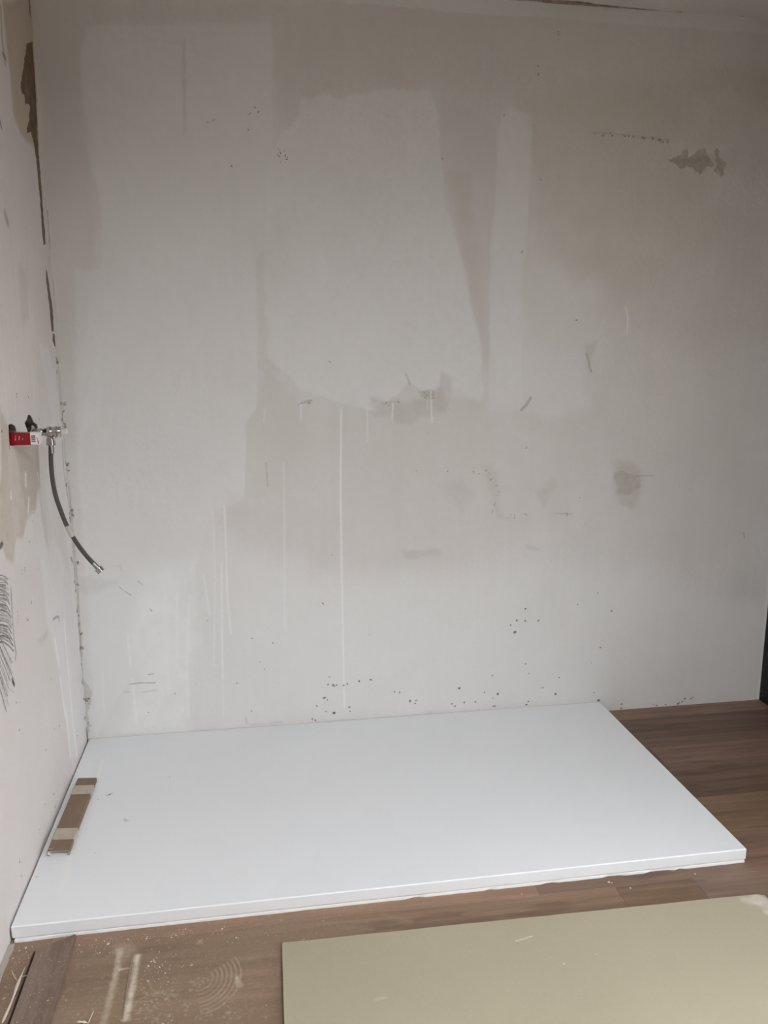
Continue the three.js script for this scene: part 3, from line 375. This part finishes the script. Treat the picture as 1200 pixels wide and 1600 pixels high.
  for (let r = 0; first + r * W < RD; r++) {
    const z0 = Math.max(0, first + r * W), z1 = Math.min(RD, first + (r + 1) * W);
    const joints = r === 5 ? [0, 0.1, 1.347, RW] : r === 6 ? [0, 0.0735, 1.56, 1.786, RW] : r === 7 || r === 8 ? [0, 0.0735, 1.2 + (r - 7) * 0.3, RW] : (() => { const l = [0]; let x = rr(0.3, 1.2); while (x < RW - 0.1) { l.push(x); x += rr(0.9, 1.25); } return [...l, RW]; })();
    for (let i = 1; i < joints.length; i++) {
      const dusty = (r === 5 || r === 6 || r === 7 || r === 8) && joints[i] < 1.6;
      const t = (r === 6 || r === 7) && i <= 2 ? olive : r === 5 && i === 2 ? tones[3] : tones[Math.floor(rnd() * tones.length)];
      plankAt(joints[i - 1], joints[i] - (joints[i] === 0.0735 ? 0.009 : 0), z0, z1, t, dusty);   // open joint beside the loose plank
    }
  }
}

// ---------------------------------------------------------------- shower tray
const TX0 = 0.0045, TX1 = 1.9725, TZ0 = 0.003, TZ1 = 1.0, TH = 0.043, BED = 0.0082;
{
  const P = new Paint(0, 2, 0, 1, 700);
  P.all((a, b, k) => { const t = (fbm(a * 4, b * 4, 3, 111) - 0.5) * 4; P.c[k * 3] = 229 + t; P.c[k * 3 + 1] = 230 + t; P.c[k * 3 + 2] = 231 + t; P.z[k] = (fbm(a * 300, b * 300, 2, 112) - 0.5) * 0.12; });
  const tf = (s) => s;
  P.line(tf([[0.0815,0.1661],[0.0838,0.2289],[0.086,0.289]]), 0.003, [240, 239, 236], 0.7, 0.004); P.poly(tf([[0.0768,0.7181],[0.0909,0.7204],[0.1046,0.8198],[0.0954,0.8975],[0.0815,0.7883]]), [240, 239, 234], 0.4, 0.006, 0.004, 0.4);
  P.line(tf([[0.137,0.4135],[0.1472,0.4036]]), 0.004, [150, 148, 146], 0.7, 0.004); P.dot(tf([0.111,0.432]), 0.0016, [120, 110, 104], 0.8); P.line(tf([[0.2088,0.5565],[0.2146,0.5713],[0.2236,0.5693]]), 0.0022, [176, 172, 168], 0.7, 0.002);
  P.dot(tf([0.0198,0.8059]), 0.0022, [140, 134, 130], 0.7); P.dot(tf([0.3207,0.3276]), 0.0022, [150, 146, 142], 0.7);
  const tray = group('shower_tray', [0, 0, 0]); tag(tray, 'large flat white shower tray lying in the corner of the room', 'shower tray');
  const g = new RoundedBoxGeometry(TX1 - TX0, TH - BED - 0.0012, TZ1 - TZ0, 4, 0.0035).translate((TX0 + TX1) / 2, (TH + BED + 0.0012) / 2, (TZ0 + TZ1) / 2);
  mesh('body', planarUV(g, 'x', 0, 2, 'z', 0, 1), phys({ map: P.color(), bumpMap: P.height(), bumpScale: 0.012, roughness: 0.42 }), tray);
  // irregular white bedding squeezed out under the front and right edges
  const bed = (pts, inner, y1) => {
    const s = new THREE.Shape([...pts, ...inner].map(([x, z]) => new THREE.Vector2(x, -z)));
    return new THREE.ExtrudeGeometry(s, { depth: y1 - 0.002, bevelEnabled: true, bevelThickness: 0.001, bevelSize: 0.001, bevelSegments: 2 }).rotateX(-Math.PI / 2).translate(0, 0.001, 0);
  };
  const pts = []; for (let i = 0; i <= 110; i++) { const x = TX0 + 0.008 + (TX1 - TX0 - 0.013) * i / 110; let z = TZ1 - 0.0022 + 0.0022 * fbm(x * 30, 3, 3, 121); if (x < 0.16) z += 0.0035 * sstep(0.16, 0.05, x); if (x > 1 && fbm(x * 40, 9, 2, 122) > 0.7) z -= 0.004; pts.push([x, z]); }
  const right = []; for (let i = 1; i <= 40; i++) right.push([TX1 - 0.0075 + 0.002 * vnoise(i * 0.7, 5, 123), TZ1 - 0.006 - (TZ1 - TZ0 - 0.02) * i / 40]);
  mesh('mortar_bed', bed([...pts, ...right], [[TX0 + 0.004, 0.02]], BED), mat({ color: 0xebe9e6, roughness: 0.9 }), tray).userData.label = 'rough white bedding strip under the tray edge';
}

// ---------------------------------------------------------------- brown channel cover on the tray
{
  const L = 0.399, Wd = 0.06, H = 0.0145, t = 0.0014;
  const cover = group('drain_cover', [0.0565, TH + 0.0018, 0.5195]); cover.rotation.set(0, -0.0075, -0.06); tag(cover, 'brown channel-shaped drain cover with two bands of pale tape on the tray', 'drain cover');
  const sec = (o, th) => { const w = Wd / 2 - o, h = H - o, r = 0.003, lip = 0.007;
    const out = [[-w + lip, o ? 0.0006 : 0], [-w + 0.001, o ? 0.0006 : 0], [-w, 0.001], [-w, h - r], [-w + 0.0009, h - 0.0009], [-w + r, h], [w - r, h], [w - 0.0009, h - 0.0009], [w, h - r], [w, 0.001], [w - 0.001, o ? 0.0006 : 0], [w - lip, o ? 0.0006 : 0]];
    const inn = out.map(([x, y]) => [Math.abs(x) > w - lip - 1e-6 && y < 0.0008 ? x : x * (w - th) / w, y < 0.0011 ? y + th : y - (y > h - 0.004 ? th : 0)]).reverse();
    return new THREE.Shape([...out, ...inn].map((p) => new THREE.Vector2(...p))); };
  const P = new Paint(0, 0.1, 0, 0.42, 1200);
  P.all((a, b, k) => { const q = (fbm(a * 30, b * 20, 4, 131) - 0.5) * 16 + (fbm(a * 300, b * 300, 2, 132) - 0.5) * 7; P.c[k * 3] = 126 + q; P.c[k * 3 + 1] = 105 + q; P.c[k * 3 + 2] = 85 + q; });
  for (const q of [[0.03, 0.318], [0.033, 0.316], [0.022, 0.388], [0.028, 0.392], [0.05, 0.32]]) P.line([q, [q[0] + 0.004, q[1] - 0.002]], 0.0016, [214, 206, 196], 0.8, 0.0012);
  P.speck([0.06, 0.03], 0.008, 5, [84, 70, 58], 0.7, 0.001, 0.002);
  const outer = new THREE.ExtrudeGeometry(sec(0, t), { depth: L, bevelEnabled: false }).translate(0, 0, -L / 2);
  mesh('channel', planarUV(outer, 'x', -0.05, 0.1, 'z', -L / 2, 0.42), mat({ map: P.color(), roughness: 0.7 }), cover).userData.label = 'brown papered channel';
  const inner = new THREE.ExtrudeGeometry(sec(t + 0.0002, 0.0012), { depth: L - 0.0012, bevelEnabled: false }).translate(0, 0, -L / 2 + 0.0002);
  mesh('liner', inner, mat({ color: 0xe9e6df, roughness: 0.5 }), cover).userData.label = 'white inside of the channel';
  const tp = new Paint(0, 0.1, 0, 0.1, 900);
  tp.all((a, b, k) => { const q = (fbm(a * 60, b * 40, 3, 141) - 0.5) * 22; const f = Math.abs(((a * 1.0 + b * 0.9) * 26) % 1 - 0.5) < 0.03 ? 16 : 0; tp.c[k * 3] = 178 + q + f; tp.c[k * 3 + 1] = 164 + q + f; tp.c[k * 3 + 2] = 148 + q + f; tp.z[k] = q * 0.02 + f * 0.03; });
  const tm = mat({ map: tp.color(), bumpMap: tp.height(), bumpScale: 0.012, roughness: 0.35 });
  for (const [z0, z1] of [[-0.152, -0.098], [0.09, 0.146]]) {
    const w = Wd / 2 + 0.0006, h = H + 0.0007;
    const s = new THREE.Shape([[-w, 0.004], [-w, h - 0.002], [-w + 0.002, h], [w - 0.002, h], [w, h - 0.002], [w, 0.0015], [w - 0.0005, 0.0015], [w - 0.0005, h - 0.0022], [w - 0.0022, h - 0.0005], [-w + 0.0022, h - 0.0005], [-w + 0.0005, h - 0.0022], [-w + 0.0005, 0.004]].map((p) => new THREE.Vector2(...p)));
    mesh('tape', planarUV(new THREE.ExtrudeGeometry(s, { depth: z1 - z0, bevelEnabled: false }).translate(0, 0, z0), 'x', -0.05 + z0 * 0.3, 0.1, 'z', z0, 0.1), tm, cover).userData.label = 'pale beige packing tape';
  }
}

// ---------------------------------------------------------------- plasterboard sheet on the floor
{
  const T = 0.0125, x0 = 0, x1 = 1.268, zL = 2.0;
  const P = new Paint(0, 1.3, 0, 1.0, 900);
  P.all((a, b, k) => { const q = (fbm(a * 2.4, b * 2.4, 4, 151) - 0.5) * 10 + (fbm(a * 160, b * 160, 2, 152) - 0.5) * 2.5; P.c[k * 3] = 166 + q; P.c[k * 3 + 1] = 157 + q; P.c[k * 3 + 2] = 134 + q; });
  P.poly([[1.205, 0.015], [1.24, 0.004], [1.27, 0.03], [1.275, 0.12], [1.262, 0.13], [1.235, 0.07]], [206, 200, 190], 0.75, 0.012, 0.012, 0.5, -0.3, 40); P.poly([[1.228, 0.05], [1.245, 0.046], [1.245, 0.062], [1.23, 0.064]], [170, 160, 148], 0.5, 0.006, 0.006, 0.4);
  const lc = ([x, z]) => [x - 0.659, z - 1.1225];
  P.line([[1.2254,1.1996],[1.2431,1.1958],[1.2701,1.1889]].map(lc), 0.0024, [206, 200, 184], 0.8, 0.002); P.dot(lc([1.3145,1.2877]), 0.003, [205, 200, 186], 0.7); P.dot(lc([1.4021,1.2703]), 0.002, [205, 200, 186], 0.7); P.line([[0.8634,1.3315],[0.8857,1.3277]].map(lc), 0.003, [190, 183, 164], 0.6, 0.004); P.speck([0.6, 0.2], 0.4, 20, [190, 183, 164], 0.5, 0.001, 0.002, 0);
  const sheet = group('plasterboard_sheet', [0.659, 0, 1.1225]); sheet.rotation.y = -0.0176; tag(sheet, 'large pale olive-green plasterboard sheet lying flat in front of the tray', 'plasterboard');
  const edge = []; edge.push([x0 + 0.006, zL]); edge.push([x0, zL - 0.006]); for (let i = 0; i <= 24; i++) { const u = i / 24; edge.push([x0 + 0.0012 * vnoise(u * 20, 2, 161), zL * (1 - u) * 0.98 + 0.004]); }
  for (let i = 0; i <= 40; i++) { const u = i / 40; edge.push([0.004 + (x1 - 0.02) * u, 0.0018 * vnoise(u * 30, 4, 162)]); } edge.push([x1, 0.008], [x1, zL]);
  const s = new THREE.Shape(edge.map(([x, z]) => new THREE.Vector2(x, -z)));
  const ext = (d, y, b) => new THREE.ExtrudeGeometry(s, { depth: d, bevelEnabled: b, bevelThickness: 0.0004, bevelSize: 0.0004, bevelSegments: 1 }).rotateX(-Math.PI / 2).translate(0, y, 0);
  mesh('gypsum_core', ext(T - 0.0014, 0, false), mat({ color: 0xbdb6a6, roughness: 0.95 }), sheet);
  mesh('face_paper', planarUV(ext(0.0005, T - 0.0009, true), 'x', 0, 1.3, 'z', 0, 1.0), mat({ map: P.color(), roughness: 0.8 }), sheet).userData.label = 'pale olive-green paper face';
}

// ---------------------------------------------------------------- loose plank by the left wall
{
  const P = new Paint(0, 0.12, 0, 0.9, 1100);
  P.all((a, b, k) => { const st = fbm(a * 70, b * 4, 4, 171), q = (st - 0.5) * 26 + (fbm(a * 12, b * 8, 4, 172) - 0.5) * 22 + (fbm(a * 400, b * 60, 2, 173) - 0.5) * 10; const d = sstep(0.56, 0.74, fbm(a * 260, b * 120, 3, 174)); P.c[k * 3] = 118 + q; P.c[k * 3 + 1] = 100 + q; P.c[k * 3 + 2] = 87 + q; P.mix(k, [164, 150, 136], d * 0.22); });
  const w = 0.083, len = 0.82, pl = group('loose_plank', [0.0745, 0.0003, 1.008]); tag(pl, 'dusty grey-brown loose plank lying along the left wall', 'plank');
  const s = new THREE.Shape([[0.02, -0.03], [0, -0.045], [0, -len], [w, -len], [w, -0.002], [w - 0.004, 0]].map((p) => new THREE.Vector2(...p)));
  const g = new THREE.ExtrudeGeometry(s, { depth: 0.0088, bevelEnabled: true, bevelThickness: 0.0006, bevelSize: 0.0006, bevelSegments: 1 }).rotateX(-Math.PI / 2).translate(0, 0.0006, 0);
  mesh('board', planarUV(g, 'x', 0, 0.12, 'z', 0, 0.9), mat({ map: P.color(), roughness: 0.8 }), pl);
  // filler strip between wall and floor
  const f = []; for (let i = 0; i <= 24; i++) f.push(new THREE.Vector2(0.012 + 0.005 * vnoise(i * 0.9, 1, 181), -(1.012 + 0.5 * i / 24)));
  const fs = new THREE.Shape([...f, new THREE.Vector2(0.0005, -1.512), new THREE.Vector2(0.0005, -1.012)]);
  struct(mesh('baseboard_left', new THREE.ExtrudeGeometry(fs, { depth: 0.005, bevelEnabled: false }).rotateX(-Math.PI / 2), mat({ color: 0xa89f95, roughness: 0.95 })), 'pale mortar fillet along the foot of the left wall', 'fillet');
}

// ---------------------------------------------------------------- angle valve, hose, red plug
const chrome = mat({ color: 0xb8b7b4, metalness: 1, roughness: 0.14 }), steel = mat({ color: 0x9c9a96, metalness: 1, roughness: 0.28 });
const VZ = 0.4, hp = [[0.0493,1.1772],[0.0481,1.1511],[0.0461,1.1136],[0.0461,1.0664],[0.0511,1.0149],[0.062,0.9685],[0.0751,0.9255],[0.0937,0.8819],[0.1165,0.8417],[0.1383,0.811],[0.1571,0.7883]];
{
  const [vx, vy] = [0.0482,1.1976];
  const v = group('angle_valve', [0, vy, VZ]); tag(v, 'chrome angle valve sticking out of the left wall above the hose', 'valve');
  mesh('pipe_stub', merge([cylX(0.0085, 0.0085, -0.07, 0.012), cylX(0.0115, 0.0115, 0.004, 0.016, 6)]), steel, v);
  mesh('rosette', new THREE.LatheGeometry([[0.009, 0], [0.02, 0], [0.0205, 0.0015], [0.018, 0.004], [0.012, 0.006], [0.009, 0.006]].map((p) => new THREE.Vector2(...p)), 28).rotateZ(-Math.PI / 2).translate(0.0006, 0, 0), chrome, v);
  mesh('inlet', merge([cylX(0.0095, 0.0095, 0.012, vx - 0.012), cylX(0.012, 0.012, 0.016, 0.024, 6), cylX(0.0115, 0.0095, 0.026, 0.03), cylX(0.0095, 0.0125, vx - 0.018, vx - 0.01)]), chrome, v);
  mesh('body', merge([new THREE.SphereGeometry(0.0155, 24, 16).scale(1.05, 1, 1).translate(vx, 0, 0), cylX(0.0135, 0.0135, vx + 0.004, vx + 0.018), cylY(0.0085, 0.0105, -0.024, -0.004, 20, vx)]), chrome, v);
  mesh('knob', merge([cylX(0.0175, 0.0175, vx + 0.016, vx + 0.021, 10), cylX(0.0135, 0.0135, vx + 0.021, vx + 0.026, 16), cylX(0.017, 0.015, vx + 0.026, vx + 0.031, 10)]), chrome, v);
  const cap = mesh('handle_cap', new RoundedBoxGeometry(0.017, 0.016, 0.016, 2, 0.002).translate(vx + 0.0395, 0, 0), mat({ color: 0xd8d6d2, roughness: 0.25, metalness: 0.2 }), v); cap.userData.label = 'pale square handle end';
  mesh('outlet_collar', cylY(0.0105, 0.0105, -0.029, -0.0235, 24, vx), chrome, v);

  const [ex, ey] = hp[0];
  const h = group('water_hose', [ex, ey, VZ]); tag(h, 'braided grey water hose hanging from the chrome valve', 'hose');
  const C = new THREE.CatmullRomCurve3(hp.map(([x, y], i) => new THREE.Vector3(x - ex, y - ey, 0.012 * (i / 10))));
  const bt = new Paint(0, 0.02, 0, 0.02, 3200);
  bt.all((a, b, k) => { const u = a / 0.02 * 8, q = b / 0.02 * 8; const w = Math.max(Math.abs(((u + q) % 2) - 1), Math.abs(((u - q + 16) % 2) - 1)); const t = 44 + 52 * w; bt.c[k * 3] = t; bt.c[k * 3 + 1] = t - 2; bt.c[k * 3 + 2] = t - 6; bt.z[k] = (w - 0.5) * 2; });
  const bm = bt.color(), bh = bt.height(); for (const t of [bm, bh]) t.repeat.set(24, 3);
  mesh('braided_tube', new THREE.TubeGeometry(C, 90, 0.0066, 14), mat({ map: bm, bumpMap: bh, bumpScale: 0.004, roughness: 0.5, metalness: 0.3 }), h).userData.label = 'dark grey braid';
  mesh('union_nut', merge([cylY(0.0128, 0.0128, -0.015, 0.001, 6), cylY(0.0132, 0.0132, -0.017, -0.0145, 24)]), chrome, h);
  mesh('ferrule', cylY(0.0076, 0.0076, -0.042, -0.017, 20), steel, h);
  const along = (u) => { const p = C.getPointAt(u), d = C.getTangentAt(u), m = new THREE.Matrix4().makeRotationFromQuaternion(new THREE.Quaternion().setFromUnitVectors(new THREE.Vector3(0, -1, 0), d)); m.setPosition(p); return m; };
  const sub = []; for (let i = 0; i <= 8; i++) sub.push(C.getPointAt(0.63 + 0.085 * i / 8));
  mesh('paper_sleeve', new THREE.TubeGeometry(new THREE.CatmullRomCurve3(sub), 12, 0.0072, 14), mat({ color: 0xb9b5ae, roughness: 0.6 }), h).userData.label = 'pale paper tag wrapped round the hose';
  mesh('end_ferrule', cylY(0.0075, 0.0075, -0.004, 0.018, 18).applyMatrix4(along(0.995)), steel, h);
  mesh('end_nut', merge([cylY(0.0122, 0.0122, -0.017, -0.005, 6), cylY(0.0128, 0.0128, -0.006, -0.002, 24)]).applyMatrix4(along(0.995)), chrome, h);
}
{
  const [, ry] = [0.6238,1.203], rz = 0.595;
  const g = group('red_pipe_plug', [0, ry - 0.003, rz]); tag(g, 'red plug with white barcode end sticking out of the wall beside the valve', 'pipe plug');
  const P = new Paint(0, 0.08, 0, 0.08, 2400);
  P.all((a, b, k) => { const q = (fbm(a * 60, b * 60, 3, 191) - 0.5) * 16; P.c[k * 3] = 136 + q; P.c[k * 3 + 1] = 8 + q * 0.4; P.c[k * 3 + 2] = 20 + q * 0.4; });
  const pr = new Paint(0, 0.08, 0, 0.08, 2400); pr.c.set(P.c);
  for (const [a, b, l] of [[0.012, 0.018, 0.005], [0.0215, 0.019, 0.006], [0.013, 0.027, 0.003], [0.022, 0.026, 0.002], [0.03, 0.02, 0.002]]) pr.line([[a, b], [a + 0.001, b + l]], 0.0011, [236, 214, 210], 0.8, 0.0006, 0.1);
  const rm = mat({ map: pr.color(), roughness: 0.35 });
  const sq = (w, h, r) => { const s = new THREE.Shape(); s.moveTo(-w + r, -h); s.lineTo(w - r, -h); s.quadraticCurveTo(w, -h, w, -h + r); s.lineTo(w, h - r); s.quadraticCurveTo(w, h, w - r, h); s.lineTo(-w + r, h); s.quadraticCurveTo(-w, h, -w, h - r); s.lineTo(-w, -h + r); s.quadraticCurveTo(-w, -h, -w + r, -h); return s; };
  const prism = (x0, x1, s0, s1) => { const e = new THREE.ExtrudeGeometry(sq(0.0155, 0.0165, 0.004), { depth: 1, bevelEnabled: false, curveSegments: 5 }); const p = e.attributes.position; for (let i = 0; i < p.count; i++) { const t = p.getZ(i), k = s0 + (s1 - s0) * t; p.setXYZ(i, p.getX(i) * k, p.getY(i) * k - 0.001 * t, x0 + (x1 - x0) * t); } e.rotateY(Math.PI / 2); e.computeVertexNormals(); return e; };
  mesh('body', planarUV(prism(-0.05, 0.048, 1.1, 0.98), 'x', -0.002, 0.08, 'y', -0.0215, 0.08), rm, g).userData.label = 'glossy red sleeve';
  const bc = new Paint(0, 0.024, 0, 0.036, 4000);
  bc.all((a, b, k) => { bc.c[k * 3] = 226; bc.c[k * 3 + 1] = 222; bc.c[k * 3 + 2] = 220; });
  for (let y = 0.0085, i = 0; y < 0.027; i++) { const w = [0.0006, 0.0012, 0.0005, 0.0009, 0.0015][i % 5]; bc.each(0.002, 0.0125, y, y + w, (a, b, k) => bc.mix(k, [60, 54, 56], 1)); y += w + [0.0008, 0.0006, 0.0011][i % 3]; }
  bc.line([[0.016, 0.02], [0.019, 0.012], [0.0195, 0.004]], 0.0011, [176, 24, 36], 1, 0.0004, 0); bc.line([[0.0165, 0.012], [0.0185, 0.005]], 0.0008, [176, 24, 36], 1, 0.0004, 0);
  mesh('label_end', planarUV(prism(0.048, 0.069, 0.985, 0.95), 'x', 0.048, 0.024, 'y', -0.018, 0.036), mat({ map: bc.color(), roughness: 0.45 }), g).userData.label = 'white end with printed barcode';
}

// ---------------------------------------------------------------- splinters, crumbs and chips
{
  const wood = mat({ color: 0xcbb9a0, roughness: 0.9 }), pale = mat({ color: 0xd8cebd, roughness: 0.95 });
  const stick = (pts, r, y, label, m = wood) => {
    const v = pts.map(([x, z], i) => new THREE.Vector3(x, y + r * 0.7, z)), c = v[0].clone(), C = new THREE.CatmullRomCurve3(v.map((p) => p.clone().sub(c)));
    const g = new THREE.TubeGeometry(C, 24, r, 6), p = g.attributes.position;
    for (let i = 0; i <= 24; i++) { const u = i / 24, k = (0.55 + 0.7 * vnoise(u * 8, r * 999, 201)) * sstep(0, 0.06, u) * (0.35 + 0.65 * sstep(1, 0.7, u)), q = C.getPointAt(u); for (let j = 0; j <= 6; j++) { const n = i * 7 + j; p.setXYZ(n, q.x + (p.getX(n) - q.x) * k, q.y + (p.getY(n) - q.y) * k * 0.7, q.z + (p.getZ(n) - q.z) * k); } }
    g.computeVertexNormals();
    const o = mesh('wood_splinter', g, m); o.position.copy(c); tag(o, label, 'splinter', 'splinters of wood on the floor'); return o;
  };
  stick([[0.0544,1.2608],[0.0579,1.2011],[0.0575,1.1483],[0.0596,1.097]], 0.0035, 0.001, 'long pale jagged wood splinter between left wall and loose plank', pale);
  stick([[0.0301,1.0982],[0.0411,1.1181],[0.0528,1.1359]], 0.0016, 0.0008, 'short thin pale splinter beside the far end of the longest splinter');
  stick([[0.0593,1.1231],[0.0729,1.1213]], 0.0014, 0.0008, 'thin short twig-like splinter touching the edge of the loose plank');
  stick([[0.0354,1.1882],[0.0404,1.1816]], 0.0014, 0.0008, 'tiny pale splinter left of the longest splinter at the wall');
  stick([[0.2436,1.2532],[0.24,1.2703],[0.2371,1.2907]], 0.0015, 0.0008, 'slender pale splinter on the bare floor right of the loose plank');
  stick([[0.2128,1.2815],[0.2236,1.2824],[0.2364,1.2871]], 0.003, 0.0008, 'flat pale wood chip at the lower edge right of the loose plank', pale);
  stick([[0.1372,1.2193],[0.142,1.2164]], 0.0012, 0.0102, 'tiny pale splinter lying on top of the loose plank');
  const crumb = (r, s) => { const g = new THREE.IcosahedronGeometry(r, 0), p = g.attributes.position; for (let i = 0; i < p.count; i++) { const a = 0.7 + 0.6 * vnoise(p.getX(i) / r * 1.3 + s, p.getY(i) / r * 1.3 + p.getZ(i) / r * 2.1, s); p.setXYZ(i, p.getX(i) * a, p.getY(i) * a * 0.7, p.getZ(i) * a); } g.computeVertexNormals(); return g; };
  const cm = mat({ color: 0xd2cabd, roughness: 0.95 });
  const parts = [], wallSide = [], onPlank = [];
  const put = ([x, z], r, list) => { const y = list === onPlank ? 0.0102 : 0; list ??= x < 0.072 ? wallSide : parts; if (z < 1.01 + r * 1.4 || x < 0.02 || (list !== onPlank && x > 0.068 && x < 0.164)) return; list.push(crumb(r, list.length % 60).rotateY(rr(0, 6)).translate(x, y + r * 0.4, z)); };
  for (const q of [[0.0432,1.0266],[0.0574,1.0246],[0.0482,1.0405],[0.0302,1.0332],[0.022,1.0576],[0.0316,1.0717],[0.0593,1.0616],[0.0556,1.0524],[0.0517,1.0771],[0.0406,1.0732],[0.0171,1.0818],[0.093,1.05],[0.1702,1.0365],[0.1733,1.0674],[0.2379,1.0453],[0.2407,1.0436],[0.2283,1.0326],[0.2202,1.073],[0.2244,1.0715],[0.3662,1.0925],[0.35,1.1217],[0.3593,1.1253],[0.3558,1.1206],[0.3714,1.1418],[0.3458,1.1356],[0.374,1.1805],[0.3953,1.1919],[0.3513,1.1827],[0.5394,1.2762],[0.417,1.0294],[0.4227,1.021],[0.4358,1.0067],[0.3307,1.0336],[0.3299,1.0403],[0.3905,1.0457],[0.5487,1.0738],[0.5132,1.0359],[0.6271,1.0776],[0.7669,1.0466],[0.8095,1.0318],[0.4066,1.1078],[0.4442,1.1496],[0.447,1.148],[0.2072,1.0247],[0.1954,1.0428],[0.273,1.107],[0.2849,1.0352],[0.3731,1.1441],[0.3784,1.1388],[0.3868,1.1647],[0.4073,1.1977],[0.3513,1.2527],[0.3975,1.3135],[0.4008,1.0405],[0.3557,1.0512]]) { put(q, rr(0.0009, 0.0025)); for (let i = 0; i < 3; i++) put([q[0] + rr(-0.02, 0.02), q[1] + rr(-0.015, 0.015)], rr(0.0005, 0.0011)); }
  for (const q of [[1.5522,1.0209],[1.5579,1.0246],[1.5981,1.0529],[1.8025,1.0255],[1.3001,1.0282]]) put(q, rr(0.0014, 0.0024));
  for (let i = 0; i < 160; i++) put([0.005 + 0.6 * rnd() * Math.sqrt(rnd()), 1.02 + 0.4 * rnd()], rr(0.0005, 0.001));
  for (let i = 0; i < 45; i++) put([rr(0.085, 0.15), rr(1.05, 1.4)], rr(0.0005, 0.0011), onPlank);
  for (const [list, label] of [[parts, 'small white plaster crumbs scattered over the dusty floor beside the plasterboard'], [wallSide, 'white plaster crumbs between left wall and loose plank'], [onPlank, 'fine white plaster crumbs lying on the loose plank']]) tag(mesh('plaster_crumbs', merge(list), cm), label, 'crumbs', null, 'stuff');
  const chip = (q, r, label, m, y = TH) => { const o = mesh('plaster_chip', crumb(r, 9), m ?? cm); o.position.set(q[0], y + r * 0.35, q[1]); tag(o, label, 'chip', 'small chips of plaster'); };
  chip([0.153,0.7216], 0.0024, 'tiny white plaster chip on the tray near the cover end');
  chip([0.1424,0.4105], 0.0032, 'grey crumb on the tray right of the taped cover', mat({ color: 0x9a9690, roughness: 0.95 }));
  chip([0.2155,0.5645], 0.0022, 'small pale chip on the tray beside a faint scratch');
  chip([1.5504,1.0206], 0.004, 'white chip on the planks just in front of the tray', null, 0);
}

scene.traverse((o) => { if (o.isMesh) { o.castShadow = o.receiveShadow = true; } });
renderer.render(scene, camera);
